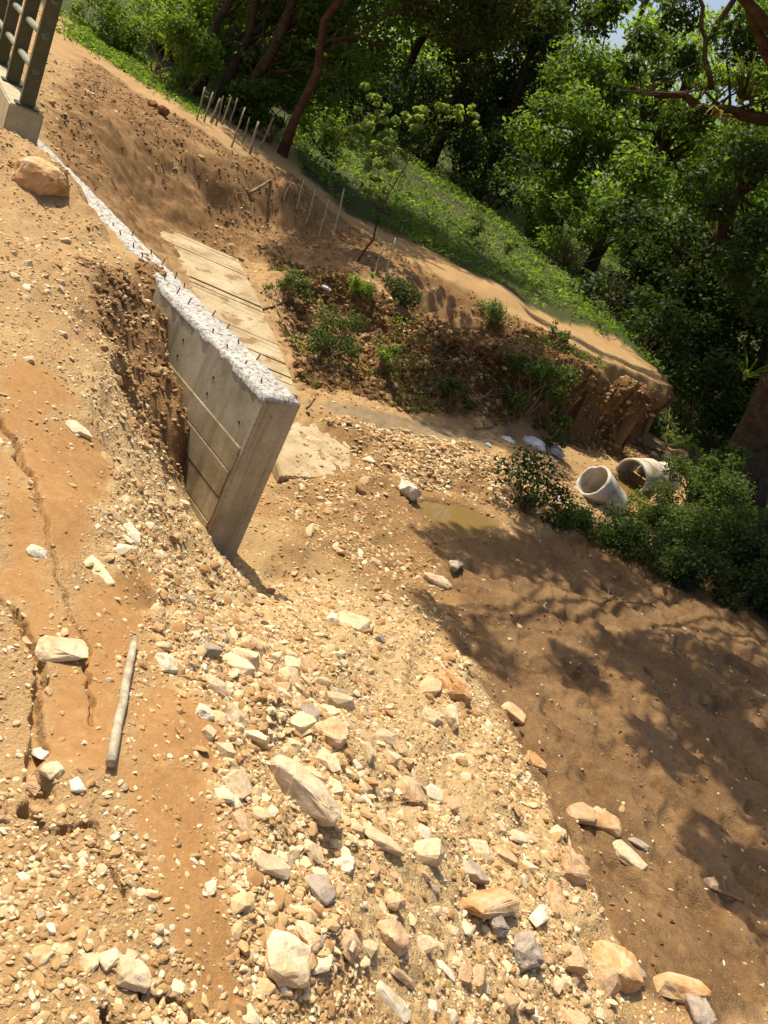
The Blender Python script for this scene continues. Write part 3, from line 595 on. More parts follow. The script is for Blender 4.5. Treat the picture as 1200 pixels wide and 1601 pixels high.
# leaning ring: mouth opens up and to the left, body runs down to the right
axA = np.array([-.74, -.46, .46]); axA /= np.linalg.norm(axA); mouth = atd(926, 750, 11.0)
pipe(mouth - axA * .56, axA, .56, .235, .04, 'broken concrete pipe standing tilted on the gravel bank, mouth upwards', .035, 3, False)
dv = np.array([.60, .80, .05]); dv /= np.linalg.norm(dv); p1 = atd(986, 746, 12.9)
pipe(p1 + dv * .52, -dv, .55, .28, .04, 'concrete pipe lying in the pool with its dark open mouth towards the tilted pipe', .05, 5, False)
pipe(p1 + dv * 1.02 + np.array([.03, .0, -.04]), -dv, .46, .27, .04, 'concrete pipe lying end to end behind the open pipe, under litter', .05, 8, False)

# ------------------------------------------------------------------ rocks
def hull_rock(name, L, W, H, seed, n=18, boxy=.62, detail=0):
    g = np.random.default_rng(seed); d = g.normal(size=(n, 3)); d /= np.linalg.norm(d, axis=1)[:, None]
    p = np.sign(d) * np.abs(d) ** boxy; p /= np.abs(p).max(0); p *= g.uniform(.82, 1, (n, 1)); p *= np.array([L, W, H]) / 2
    bm = bmesh.new()
    for q in p: bm.verts.new(q)
    r = bmesh.ops.convex_hull(bm, input=list(bm.verts)); bmesh.ops.delete(bm, geom=[v for v in bm.verts if not v.link_faces], context='VERTS')
    if detail:
        bmesh.ops.bevel(bm, geom=list(bm.edges), offset=min(L, W, H) * .04, segments=1, affect='EDGES')
        bmesh.ops.triangulate(bm, faces=list(bm.faces))
        bmesh.ops.subdivide_edges(bm, edges=[e for e in bm.edges if e.calc_length() > min(L, W, H) * .22], cuts=2, use_grid_fill=True)
        bmesh.ops.triangulate(bm, faces=list(bm.faces)); bm.normal_update()
        co = np.array([v.co[:] for v in bm.verts]); k = 1 / max(L, W, H)
        dz = (vn3(co * k * 4 + seed, 3) * .09 + vn3(co * k * 9 + seed, 5) * .06 + vn3(co * k * 20, 6) * .035) * min(L, W, H) * 1.6
        for v, a in zip(bm.verts, dz): v.co += v.normal * a
    return bm_mesh(name, bm, False)
# (px, py, long px, short px, height ratio, screen angle of the long axis, material, label)
ROCKS = [
 (60,284,100,68,.95,22,'rock_ochre','large rough ochre boulder beside the bridge parapet footing'),
 (95,1016,92,46,.6,8,'rock_cream','smooth cream slab bridging the long crack on the left'),
 (42,1003,26,22,.7,0,'rock_tan','small tan stone wedged at the left of the smooth cream slab'),
 (258,1038,42,40,.7,25,'rock_white','bright white angular stone just right of the stick'),
 (150,887,74,24,.3,42,'rock_cream','long thin pale sliver lying above the red clay patch'),
 (205,836,50,30,.5,60,'rock_white','pale elongated stone above the long thin sliver'),
 (56,860,34,24,.6,20,'rock_white','small white stone by the crack on the far left'),
 (476,1106,54,24,.5,38,'rock_grey','grey slate bar lying on the rubble slope'),
 (515,1150,54,44,.9,50,'rock_tan','brown block just below the grey slate bar'),
 (472,1240,140,66,.75,44,'rock_cream','largest long banded limestone rock on the rubble slope'),
 (596,1312,78,40,.5,35,'rock_cream','flat cream slab right of the largest long rock'),
 (640,1242,46,42,.9,40,'rock_tan','tan block casting a dark shadow in the middle of the slope'),
 (672,1072,60,28,.6,-50,'rock_tan','leaning tan flake beside an orange wedge at the top of the slope'),
 (710,1076,46,46,.7,60,'rock_ochre','orange wedge-shaped rock near the mud edge'),
 (672,1122,36,34,.8,10,'rock_cream','cream stone, left of a pair below the orange wedge'),
 (703,1122,36,36,.8,30,'rock_cream','cream stone, right of a pair below the orange wedge'),
 (420,1346,60,46,.5,15,'rock_cream','broad cream stone at the edge of the bare clay strip'),
 (447,1504,78,70,.7,30,'rock_cream','largest cream boulder near the bottom edge'),
 (541,1476,48,44,.8,0,'rock_tan','rounded tan stone right of the largest cream boulder'),
 (612,1466,60,48,.8,40,'rock_tan','tan cube-like rock at the bottom centre'),
 (762,1408,100,58,.6,-20,'rock_ochre','wide ochre rock with an orange flank low on the slope'),
 (816,1490,56,52,1.0,60,'rock_grey','dark grey slate block near the bottom right of the slope'),
 (738,1360,48,42,.5,10,'rock_grey','flat square grey slate above the wide ochre rock'),
 (772,1440,46,34,.8,75,'rock_grey','small grey wedge below the wide ochre rock'),
 (841,1428,44,22,.8,-65,'rock_white','white upright shard beside the grey slate block'),
 (820,1306,80,22,.5,5,'rock_cream','long flat cream slab perched low on the slope'),
 (790,1335,44,26,.7,30,'rock_tan','tan rock tucked under the long flat slab'),
 (893,1358,48,42,.9,35,'rock_tan','tan cube at the foot of the slope by the mud'),
 (955,1510,84,62,.8,25,'rock_ochre','ochre boulder by the mud at the bottom right'),
 (990,1522,40,34,.8,70,'rock_grey','grey rock leaning on the right of the ochre boulder'),
 (1060,1544,96,44,.8,12,'rock_ochre','long ochre boulder nearest the bottom right corner'),
 (1086,1576,66,40,.8,60,'rock_grey','grey wedge in front of the long ochre boulder'),
 (983,1340,76,38,.5,40,'rock_cream','pale pitted flake lying alone on the dark mud'),
 (998,1318,40,22,.6,25,'rock_grey','grey stone behind the pale pitted flake on the mud'),
 (945,1282,60,30,.7,35,'rock_ochre','orange rock half sunk in mud at the slope foot'),
 (908,1270,54,34,.6,10,'rock_tan','tan rock joined to the orange rock at the slope foot'),
 (637,766,34,32,.9,40,'rock_white','white rock alone beside the shallow pool'),
 (576,718,22,16,.8,10,'rock_cream','small cream stone on the mound right of the apron slab'),
 (316,797,48,42,.8,50,'rock_tan','grey tan rock leaning against the foot of the wing wall'),
 (284,786,32,24,.7,30,'rock_cream','cream stone left of the rock at the wall foot'),
 (205,1520,62,48,.6,20,'rock_cream','large pale rounded stone in the lower left gravel'),
 (172,1498,36,34,.6,60,'rock_cream','flat cream stone left above the large pale rounded stone'),
 (137,1502,34,26,.6,10,'rock_cream','cream stone second left of the large pale rounded stone'),
 (197,1487,40,18,.5,15,'rock_tan','thin tan stone above the large pale rounded stone'),
 (122,668,40,30,.4,20,'rock_cream','pale flat stone above the upper red clay patch'),
 (712,885,32,26,.8,10,'rock_grey','pale grey stone at the mud edge below the pool'),
 (682,905,52,28,.6,25,'rock_cream','cream rock at the mud edge left of the pale grey stone'),
 (552,972,60,32,.6,20,'rock_cream','cream rock in a small group halfway up the slope'),
 (518,966,22,22,.8,0,'rock_white','small white stone left of the cream rock halfway up'),
 (802,1112,48,28,.6,35,'rock_ochre','ochre flat stone at the edge of the dark mud'),
 (836,1188,36,30,.7,30,'rock_ochre','ochre stone at the foot of the slope above the tan rock'),
 (612,1562,78,26,.6,50,'rock_white','long white shard at the bottom centre'),
 (697,1516,50,16,.6,50,'rock_white','thin white shard right of the long white shard'),
 (628,1525,50,20,.7,45,'rock_tan','dark-edged tan shard between two white shards'),
 (1111,1379,26,20,.7,-10,'rock_tan','small round stone on the shaded mud'),
 (66,1175,24,22,.8,20,'rock_white','white stone at the lower end of the long crack'),
 (82,1203,34,28,.8,40,'rock_cream','cream stone beside the lower end of the long crack'),
 (52,1226,34,32,.7,30,'rock_tan','grey tan cube left of the lower end of the crack'),
 (121,1226,26,24,.7,60,'rock_white','white square stone below the stick'),
 (500,1390,60,34,.7,50,'rock_grey','grey tan slab standing among cream rocks'),
 (482,1460,64,36,.7,70,'rock_cream','tall cream rock behind the largest cream boulder'),
 (535,1350,40,34,.8,40,'rock_white','white stone below the largest long rock'),
 (487,1330,44,30,.7,60,'rock_cream','cream stone under the tail of the largest long rock'),
 (395,1155,40,36,.8,20,'rock_cream','cream block left above the largest long rock'),
 (365,1120,44,34,.8,30,'rock_cream','cream angular rock on the upper slope'),
 (370,1040,62,32,.7,32,'rock_cream','long cream rock at the crest of the upper slope'),
 (396,1012,50,34,.7,40,'rock_tan','tan rock behind the long cream rock at the crest'),
 (318,1112,32,26,.8,20,'rock_white','white stone on the crest right of the stick'),
 (325,1145,28,24,.8,50,'rock_cream','cream stone below the white stone on the crest'),
]
ROCK_XY = []
for k, (px, py, a, c_, hr, ang, mt_, lab) in enumerate(ROCKS):
    p = hit(px, py + 4); s = 1 / ppm(p); th = math.radians(ang); dx, dy = math.cos(th), math.sin(th)
    q0 = hit(px - dx * a * .4, py - dy * a * .4); q1 = hit(px + dx * a * .4, py + dy * a * .4); v = q1 - q0
    L = min(max(np.linalg.norm(v) / .8, a * s), a * s * 1.6); W = c_ * s * 1.32; H = c_ * s * hr
    v = Vector(v).normalized(); v.z = max(-.5, min(.5, v.z)); v.normalize()
    me = hull_rock('rock', L, W, H, 100 + k, 70 if k == 0 else (26 if a > 45 else 20), 1.0 if k == 0 else .65, 1 if a > 30 else 0)
    o = link('rock', me, MT[mt_], None, (p[0], p[1], p[2] + H * .14))
    o.rotation_mode = 'QUATERNION'; o.rotation_quaternion = v.to_track_quat('X', 'Z') @ Quaternion((1, 0, 0), (k * 1.7 % 1 - .5) * .6)
    tag(o, lab, 'rock'); ROCK_XY.append((p[0], p[1], max(L, W) * .5))
ROCK_XY = np.array(ROCK_XY)
# more loose rocks on the slope: individuals that share shapes
shapes = [hull_rock('loose_rock', 1, .72 + .08 * (i % 3), .5 + .09 * (i % 4), 500 + i, 24) for i in range(14)]
variants = {}
def rock_variant(i, mt_):
    if (i, mt_) not in variants:
        me = shapes[i].copy(); me.materials.append(MT[mt_]); variants[(i, mt_)] = me
    return variants[(i, mt_)]
def free(p, rad):
    return np.all(np.hypot(ROCK_XY[:, 0] - p[0], ROCK_XY[:, 1] - p[1]) > ROCK_XY[:, 2] + rad)
ZONES = [
 ('rubble', 185, poly_w([(250,1060),(340,1000),(420,1000),(560,1100),(640,1200),(740,1290),(870,1300),(955,1480),(960,1598),(400,1598),(370,1350),(340,1230)]), (18, 64), 'loose angular limestone rock on the rubble slope in the foreground', 'limestone rocks strewn over the foreground rubble slope'),
 ('upper', 45, poly_w([(180,690),(300,800),(350,890),(480,960),(620,1000),(560,1090),(400,1000),(250,960),(180,800)]), (13, 26), 'loose cream limestone rock on the slope below the wing wall', 'limestone rocks below the wing wall'),
 ('left', 28, poly_w([(0,300),(120,380),(160,560),(150,700),(110,650),(0,680)]), (11, 24), 'loose pale stone on the gravelly embankment beside the bridge parapet', 'pale stones on the embankment left of the wall'),
 ('low', 24, poly_w([(0,1230),(200,1220),(260,1420),(300,1598),(0,1598)]), (12, 26), 'loose pale stone in the gravel at the lower left', 'pale stones in the lower left gravel'),
 ('mound', 18, poly_w([(520,670),(700,695),(860,735),(880,780),(760,770),(640,750),(560,730)]), (8, 15), 'loose stone on the gravel mound between apron slab and pipes', 'stones on the gravel mound by the stream')]
lr = random.Random(21); nloose = 0
LAND = [(0, 'ochre boulder beside the parapet'), (1, 'smooth slab over the crack'), (3, 'bright white stone by the stick'), (4, 'long thin pale sliver'), (7, 'grey slate bar'), (8, 'brown block under the slate bar'), (9, 'largest long rock'), (10, 'flat cream slab'), (11, 'tan block with the dark shadow'), (13, 'orange wedge'), (16, 'broad cream stone by the clay'), (17, 'largest cream boulder'), (19, 'tan cube-like rock'), (20, 'wide ochre rock'), (21, 'dark slate block'), (22, 'flat square slate'), (24, 'white upright shard'), (25, 'long flat perched slab'), (27, 'tan cube by the mud'), (28, 'ochre boulder by the mud'), (34, 'orange rock half sunk in mud'), (36, 'white rock beside the pool'), (38, 'rock leaning on the wall foot'), (40, 'large rounded stone, lower left'), (44, 'pale flat stone above the clay'), (47, 'cream rock halfway up the slope'), (51, 'long white shard'), (55, 'white stone at the crack end'), (66, 'long cream crest rock'), (67, 'tan crest rock')]
def proj(p):
    c_ = R.T @ (np.array(p) - CAM); return np.array([c_[0], c_[1]]) / c_[2] * F
LPX = np.array([[ROCKS[i][0] - 600, ROCKS[i][1] - 800.5] for i, _ in LAND])
SEEN = {}
def loose_label(p, mt_, size_px, flat_):
    d = proj(p) - LPX; i = int(np.argmin((d ** 2).sum(1))); v = d[i]; dist = np.hypot(*v)
    ho = 'right of' if v[0] > 0 else 'left of'; ve = 'below' if v[1] > 0 else 'above'
    side = ho if abs(v[0]) > 2.2 * abs(v[1]) else (ve if abs(v[1]) > 2.2 * abs(v[0]) else ve + ' and ' + ho)
    near = 'just ' if dist < 45 else ('close ' if dist < 80 else ('some way ' if dist > 130 else ''))
    sz = 'large ' if size_px > 36 else ('small ' if size_px < 20 else '')
    tx = f"{sz}{flat_} {mt_[5:]} rock {near}{side} the {LAND[i][1]}"
    if len(tx.split()) > 16: tx = tx.replace(sz, "", 1) if sz else tx.replace(flat_ + " ", "", 1)
    return tx if len(tx.split()) <= 16 else tx.replace("some way ", "").replace(flat_ + " ", "", 1)
for nm, cnt, poly, (s0, s1), lab, grp in ZONES:
    lo, hi = poly.min(0), poly.max(0); made = 0; g = np.random.default_rng(len(nm) + cnt); cx = g.uniform(lo[0], hi[0], 6000); cy = g.uniform(lo[1], hi[1], 6000)
    kp = pmask(cx, cy, poly, .02) > .5; cx, cy = cx[kp], cy[kp]; cz = height(cx, cy)
    for x, y, z in zip(cx.tolist(), cy.tolist(), cz.tolist()):
        if made >= cnt: break
        pm = ppm((x, y, z))
        if lr.random() > min(1, (pm / 520.0) ** -1.2 * .35 + .1): continue
        size = (s0 + (s1 - s0) * lr.random() ** 2.0) / pm
        if not free((x, y), size * .42): continue
        mt_ = lr.choices(['rock_cream', 'rock_tan', 'rock_white', 'rock_ochre', 'rock_grey'], [50, 30, 10, 6, 4])[0]
        o = link('loose_rock', rock_variant(lr.randrange(14), mt_)); o.location = (x, y, z + size * .03); o.scale = (size, size * lr.uniform(.75, 1), size * lr.uniform(.7, 1))
        o.rotation_euler = (lr.uniform(-.45, .45), lr.uniform(-.45, .45), lr.uniform(0, 6.28)); ar = o.scale[1] / o.scale[0]; fl = o.scale[2] / o.scale[0]; tag(o, loose_label((x, y, z), mt_, size * pm, 'narrow' if ar < .82 else ('flat' if fl < .82 else 'chunky')), 'rock', 'loose limestone rocks on the slope and embankment')
        ROCK_XY = np.vstack([ROCK_XY, (x, y, size * .45)]); made += 1; nloose += 1

# gravel: far too many to count, one object with instanced angular stones
def gravel_points():
    P = []; S = []
    def sample(n, r0, r1, dens, smin, smax, power):
        r = r0 * (r1 / r0) ** rng.random(n); th = np.radians(rng.uniform(-36, 43, n)); x = r * np.sin(th); y = r * np.cos(th)
        keep = rng.random(n) < dens(x, y); x, y, r = x[keep], y[keep], r[keep]
        s = (smin + (smax - smin) * rng.random(len(x)) ** power) * np.maximum(1, r / 3.0) ** .75
        hz = height(x, y); ap_ = pmask(x, y, AP, .01) > .5; hz = np.where(ap_, np.maximum(hz, -1.39 + .015 - .02 * (8.3 - y) - .028), hz); rp_ = (x + .69 * (y - 9.0) < -1.35) & (y > 9.0) & (y < 11.8) & (x + .69 * (y - 9.0) > -3.6); hz = np.where(rp_, np.maximum(hz, np.interp(y, [6.9, 8.1, 9.1, 10.5, 11.8], [-1.46, -1.41, -1.27, -1.0, -.82])), hz)
        P.append(np.c_[x, y, hz]); S.append(s)
    def dens(x, y):
        rub = pmask(x, y, RUBBLE, .12); mud = pmask(x + fbm2(x, y, .35, 3, 501) * .35, y + fbm2(x, y, .35, 3, 502) * .25, MUD, .06); clay = np.zeros_like(x)
        for p in CLAY: clay = np.maximum(clay, pmask(x, y, p, .05))
        hill = pmask(x, y, HILL, .2); bank = pmask(x, y, BANK, .1); silt = pmask(x, y, SILT, .06); tr = pmask(x, y, TROUGH, .1)
        d = np.maximum(.42, rub) ; d = np.maximum(d, tr * .75); d *= (1 - .8 * clay) * (1 - .92 * mud) * (1 - .6 * hill) * (1 - .5 * bank) * (1 - .95 * silt)
        cl = fbm2(x, y, .5, 3, 301); d *= np.clip(.75 + 1.3 * cl, .15, 1.2)
        d *= (y < 14.5) * (1 - ss(4.2, 5.0, x))
        w = (np.array([x, y]).T - WALL_A) @ WALL_D; nn = (np.array([x, y]).T - WALL_A) @ WALL_N
        d *= ~((w > -.03) & (w < 5.8) & (nn > -.03) & (nn < WALL_T + .04))
        ramp_in = (x + .69 * (y - 9.0) < -1.3) & (y > 8.6) & (y < 11.9) & (x < -.9) & (x + .69 * (y - 9.0) > -3.8); d *= np.where(ramp_in, .10, 1)
        d *= 1 - .88 * pmask(x, y, AP, .04)
        return d
    sample(200000, 1.0, 14.5, dens, .0025, .010, 2.0)
    sample(21000, 1.0, 14.5, lambda x, y: dens(x, y) * (.35 + .65 * np.maximum(pmask(x, y, RUBBLE, .15), ss(1.9, 1.5, np.hypot(x, y)))), .008, .018, 2.0)
    sample(9000, 1.1, 14.5, lambda x, y: dens(x, y) * pmask(x, y, RUBBLE, .15) * (.35 + .65 * ss(3.2, 2.2, np.hypot(x - 1.0, y - 2.0))), .014, .032, 2.2)
    mp_ = poly_w([(500,662),(600,672),(700,692),(880,738),(905,785),(790,790),(650,765),(570,735)]); lo, hi = mp_.min(0), mp_.max(0); x = rng.uniform(lo[0], hi[0], 22000); y = rng.uniform(lo[1], hi[1], 22000)
    kp = (pmask(x, y, mp_, .1) > .5) & (pmask(x, y, AP, .04) < .5) & (fbm2(x, y, .4, 3, 771) > -.15); x, y = x[kp], y[kp]; P.append(np.c_[x, y, height(x, y)]); S.append(.009 + .028 * rng.random(len(x)) ** 2.2)
    P = np.concatenate(P); S = np.concatenate(S); P[:, 2] += S * .02; return P, S
GP, GS = gravel_points(); n = len(GP)
me = bpy.data.meshes.new('gravel'); me.vertices.add(n); me.vertices.foreach_set('co', GP.astype(np.float32).ravel())
a = me.attributes.new('scl', 'FLOAT_VECTOR', 'POINT'); sc3 = GS[:, None] * np.c_[rng.uniform(.8, 1.6, n), rng.uniform(.6, 1.0, n), rng.uniform(.3, .7, n)] ; a.data.foreach_set('vector', sc3.astype(np.float32).ravel())
a = me.attributes.new('rot', 'FLOAT_VECTOR', 'POINT'); a.data.foreach_set('vector', np.c_[rng.uniform(-.6, .6, n), rng.uniform(-.6, .6, n), rng.uniform(0, 6.28, n)].astype(np.float32).ravel())
m, nt, b = new_mat('gravel_stone'); MT['gravel'] = m
oi = nnode(nt, 'ShaderNodeObjectInfo'); tc = nnode(nt, 'ShaderNodeTexCoord')
cr = ramp(nt, oi.outputs['Random'], [(0, (.31, .17, .065)), (.3, (.40, .245, .105)), (.52, (.48, .325, .155)), (.72, (.57, .43, .24)), (.92, (.67, .56, .37)), (.96, (.42, .24, .09)), (1, (.36, .29, .20))])
tn = tex(nt, tc.outputs['Object'], 2.5, 4, .6); cr = mixc(nt, .5, cr, mixc(nt, 1.0, cr, ramp(nt, tn.outputs['Fac'], [(.3, (.6, .55, .5)), (.65, (1.15, 1.15, 1.15))]), 'MULTIPLY'))
nt.links.new(cr, b.inputs['Base Color']); b.inputs['Roughness'].default_value = .92
def scatter_group(mat_):
    ng = bpy.data.node_groups.new('gravel_scatter', 'GeometryNodeTree')
    ng.interface.new_socket('Geometry', in_out='INPUT', socket_type='NodeSocketGeometry'); ng.interface.new_socket('Geometry', in_out='OUTPUT', socket_type='NodeSocketGeometry')
    N = ng.nodes; LK = ng.links.new; gi = N.new('NodeGroupInput'); go = N.new('NodeGroupOutput'); g2i = N.new('GeometryNodeGeometryToInstance')
    for k in range(8):
        ico = N.new('GeometryNodeMeshIcoSphere'); ico.inputs['Radius'].default_value = 1.0; ico.inputs['Subdivisions'].default_value = 2
        pos = N.new('GeometryNodeInputPosition'); rv = N.new('FunctionNodeRandomValue'); rv.data_type = 'FLOAT_VECTOR'
        rv.inputs[0].default_value = (.62, .62, .62); rv.inputs[1].default_value = (1.2, 1.2, 1.2); rv.inputs['Seed'].default_value = 31 + k
        mul = N.new('ShaderNodeVectorMath'); mul.operation = 'MULTIPLY'; sp = N.new('GeometryNodeSetPosition'); hl = N.new('GeometryNodeConvexHull'); sm = N.new('GeometryNodeSetMaterial'); sm.inputs['Material'].default_value = mat_
        LK(pos.outputs[0], mul.inputs[0]); LK(rv.outputs[0], mul.inputs[1]); LK(ico.outputs['Mesh'], sp.inputs['Geometry']); LK(mul.outputs[0], sp.inputs['Position'])
        LK(sp.outputs[0], hl.inputs[0]); LK(hl.outputs[0], sm.inputs['Geometry']); LK(sm.outputs[0], g2i.inputs[0])
    iop = N.new('GeometryNodeInstanceOnPoints'); iop.inputs['Pick Instance'].default_value = True
    na_s = N.new('GeometryNodeInputNamedAttribute'); na_s.data_type = 'FLOAT_VECTOR'; na_s.inputs[0].default_value = 'scl'
    na_r = N.new('GeometryNodeInputNamedAttribute'); na_r.data_type = 'FLOAT_VECTOR'; na_r.inputs[0].default_value = 'rot'
    e2r = N.new('FunctionNodeEulerToRotation'); LK(na_r.outputs[0], e2r.inputs[0])
    LK(gi.outputs[0], iop.inputs['Points']); LK(g2i.outputs[0], iop.inputs['Instance']); LK(e2r.outputs[0], iop.inputs['Rotation']); LK(na_s.outputs[0], iop.inputs['Scale']); LK(iop.outputs[0], go.inputs[0])
    return ng
ng = scatter_group(MT['gravel'])
gravel = link('gravel', me, MT['gravel']); md = gravel.modifiers.new('scatter', 'NODES'); md.node_group = ng
tag(gravel, 'angular ochre and cream gravel spread over the embankment and slope', 'gravel', kind='stuff')

# dirt clods on the muddy hillside, the cut bank and the mud flat
m, nt, b = new_mat('dirt_clod'); MT['clod'] = m; oi = nnode(nt, 'ShaderNodeObjectInfo')
nt.links.new(ramp(nt, oi.outputs['Random'], [(0, (.12, .06, .022)), (.4, (.20, .11, .042)), (.75, (.29, .17, .07)), (.93, (.38, .24, .11)), (1, (.50, .38, .22))]), b.inputs['Base Color']); b.inputs['Roughness'].default_value = .95
CPX = []; CSZ = []
for poly, cnt, s0, s1, th_ in ((HILL, 15000, .005, .024, -.05), (BANK, 9000, .010, .05, -.1), (MUD, 9000, .003, .015, .05), (TROUGH, 7000, .006, .028, -.2)):
    lo, hi = poly.min(0), poly.max(0); x = rng.uniform(lo[0], hi[0], cnt * 2); y = rng.uniform(lo[1], hi[1], cnt * 2); kp = (pmask(x, y, poly, .1) > .5) & (fbm2(x, y, .5, 3, 601) + .25 * rng.normal(size=len(x)) > th_) & (x < 4.3) & ~((x + .69 * (y - 9.0) < -1.3) & (y > 8.6) & (y < 11.9) & (x < -.9) & (x + .69 * (y - 9.0) > -3.8))
    x, y = x[kp][:cnt], y[kp][:cnt]; sz = s0 + (s1 - s0) * rng.random(len(x)) ** 3.2; CPX.append(np.c_[x, y, height(x, y) + sz * .15]); CSZ.append(sz)
fs = .010 + .045 * rng.random(len(FACE)) ** 2.5; CPX.append(FACE); CSZ.append(fs)
CPX = np.concatenate(CPX); CSZ = np.concatenate(CSZ); n = len(CPX)
me = bpy.data.meshes.new('dirt_clods'); me.vertices.add(n); me.vertices.foreach_set('co', CPX.astype(np.float32).ravel())
a = me.attributes.new('scl', 'FLOAT_VECTOR', 'POINT'); a.data.foreach_set('vector', (CSZ[:, None] * np.c_[rng.uniform(.8, 1.4, n), rng.uniform(.7, 1.0, n), rng.uniform(.5, .8, n)]).astype(np.float32).ravel())
a = me.attributes.new('rot', 'FLOAT_VECTOR', 'POINT'); a.data.foreach_set('vector', np.c_[rng.uniform(-.6, .6, n), rng.uniform(-.6, .6, n), rng.uniform(0, 6.28, n)].astype(np.float32).ravel())
o = link('dirt_clods', me, MT['clod']); o.modifiers.new('scatter', 'NODES').node_group = scatter_group(MT['clod']); tag(o, 'brown crumbling dirt clods over the muddy hillside, bank and mud flat', 'dirt clods', kind='stuff')

# ------------------------------------------------------------------ foliage
def leaf_mesh(name, centers, normals, size, leaf_tone, aspect=.5, droop=None):
    """each leaf a folded lozenge of two triangles about its midrib"""
    n = len(centers); nrm = normals / (np.linalg.norm(normals, axis=1)[:, None] + 1e-9)
    t = rng.normal(size=(n, 3)); t[:, 2] -= .35; u = np.cross(nrm, t); u /= np.linalg.norm(u, axis=1)[:, None] + 1e-9; w = np.cross(nrm, u)
    s = np.asarray(size)[:, None] if np.ndim(size) else np.full((n, 1), size)
    A = centers - u * s * .5; B = centers + w * s * aspect * .5 + nrm * s * .08; C = centers + u * s * .5; D = centers - w * s * aspect * .5 + nrm * s * .08
    V = np.stack([A, B, C, D], 1).reshape(-1, 3); q = np.arange(4 * n).reshape(n, 4)
    F3 = np.concatenate([q[:, [0, 1, 2]], q[:, [0, 2, 3]]]); me = mesh_np(name, V, F3, False)
    at = me.attributes.new('leaf_tone', 'FLOAT', 'POINT'); at.data.foreach_set('value', np.repeat(leaf_tone, 4).astype(np.float32)); return me
def cluster_leaves(cl, n, seed, flat=.6, tone=True):
    """cl: (k,4) cluster centres and radii; leaves fill the outer part of each cluster"""
    g = np.random.default_rng(seed); cl = np.asarray(cl, float); w = cl[:, 3] ** 2; idx = g.choice(len(cl), n, p=w / w.sum())
    d = g.normal(size=(n, 3)); d /= np.linalg.norm(d, axis=1)[:, None]; rr = g.random(n) ** .45
    lump = 1 + .5 * vn3(d * 2.3 + idx[:, None] * 7.7, seed % 50)
    p = cl[idx, :3] + d * (cl[idx, 3] * rr * lump)[:, None] * np.array([1, 1, flat])
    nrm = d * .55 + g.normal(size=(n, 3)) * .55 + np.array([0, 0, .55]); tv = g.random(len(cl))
    r_ = np.clip(.25 * tv[idx] + .55 * g.random(n) + .2 * (d[:, 2] * .5 + .5), 0, 1); return p, nrm, r_  # leaf tone: per cluster and random, lighter towards each cluster's top
def branch_path(p0, p1, r0, r1, n=7, wob=.06, seed=0, sag=0.0):
    g = np.random.default_rng(seed); t = np.linspace(0, 1, n)[:, None]; p = np.asarray(p0) * (1 - t) + np.asarray(p1) * t
    L = np.linalg.norm(np.asarray(p1) - np.asarray(p0)); w = g.normal(size=(n, 3)) * wob * L * np.sin(t * math.pi); p = p + w; p[:, 2] += -sag * L * np.sin(t[:, 0] * math.pi)
    return p, r0 + (r1 - r0) * t[:, 0]
def tree(name, label, base, h, r0, lean, crown, nleaf, lsize, leaf, bark='bark', seed=0, group=None, fork=.45, cat='tree', limbs=None, aspect=.5, flat=.65, twigs=True, limb_to=None):
    """base world point; lean = top offset (x, y); crown = list of clusters (x, y, z, radius) relative to the base"""
    e = empty(name, base); tag(e, label, cat, group); g = np.random.default_rng(seed + 1000)
    crown = np.array(crown, float); top = np.array([lean[0], lean[1], h]); paths = []
    tp, tr_ = branch_path((0, 0, -.25), top, r0, r0 * .28, 10, .018, seed); tr_[0] *= 1.35; paths.append((tp, tr_))
    for k, c_ in enumerate(crown if limb_to is None else np.array(limb_to, float)):
        f = np.clip(fork + .5 * g.random() * (c_[2] / max(h, .1)), .2, .97) if c_[2] > h * fork else np.clip(c_[2] / h * .6, .12, .9)
        i = f * 9; a = tp[int(i)] * (1 - i % 1) + tp[min(9, int(i) + 1)] * (i % 1); ra = r0 * (1 - .72 * f) * .36
        paths.append(branch_path(a, c_[:3], ra, ra * .22, 6, .05, seed + k * 3, -.06))
        if twigs:
            for q in range(3):
                dv = g.normal(size=3); dv /= np.linalg.norm(dv); paths.append(branch_path(c_[:3] * .75 + a * .25, c_[:3] + dv * c_[3] * .75, ra * .3, ra * .08, 4, .05, seed + k * 7 + q))
    v, q = tube(paths, 8); link('trunk', mesh_np('trunk', v, q, True), MT[bark], e)
    p, nrm, r_ = cluster_leaves(crown, nleaf, seed + 5, flat); sz = lsize * np.random.default_rng(seed).uniform(.6, 1.25, nleaf)
    link('crown', leaf_mesh('crown', p, nrm, sz, r_, aspect), MT[leaf], e); return e
def crown_cloud(c, r, k, cr, seed):
    """k clusters of radius about cr spread through an ellipsoid"""
    g = np.random.default_rng(seed); out = []
    for _ in range(k):
        d = g.normal(size=3); d /= np.linalg.norm(d); d *= g.random() ** .4; out.append([c[0] + d[0] * r[0], c[1] + d[1] * r[1], c[2] + d[2] * r[2], cr * g.uniform(.65, 1.3)])
    return out
def gz(x, y): return float(height(np.array([float(x)]), np.array([float(y)]))[0])
def gpos(px, py): p = hit(px, py); return p
def base_at(px, depth):
    """ground point in the given photo column direction at a distance along the view"""
    lo = None
    p = None
    for py in range(0, 900, 6):
        q = atd(px, py, depth)
        if q[2] < gz(q[0], q[1]): return np.array([q[0], q[1], gz(q[0], q[1])])
    return atd(px, 400, depth)

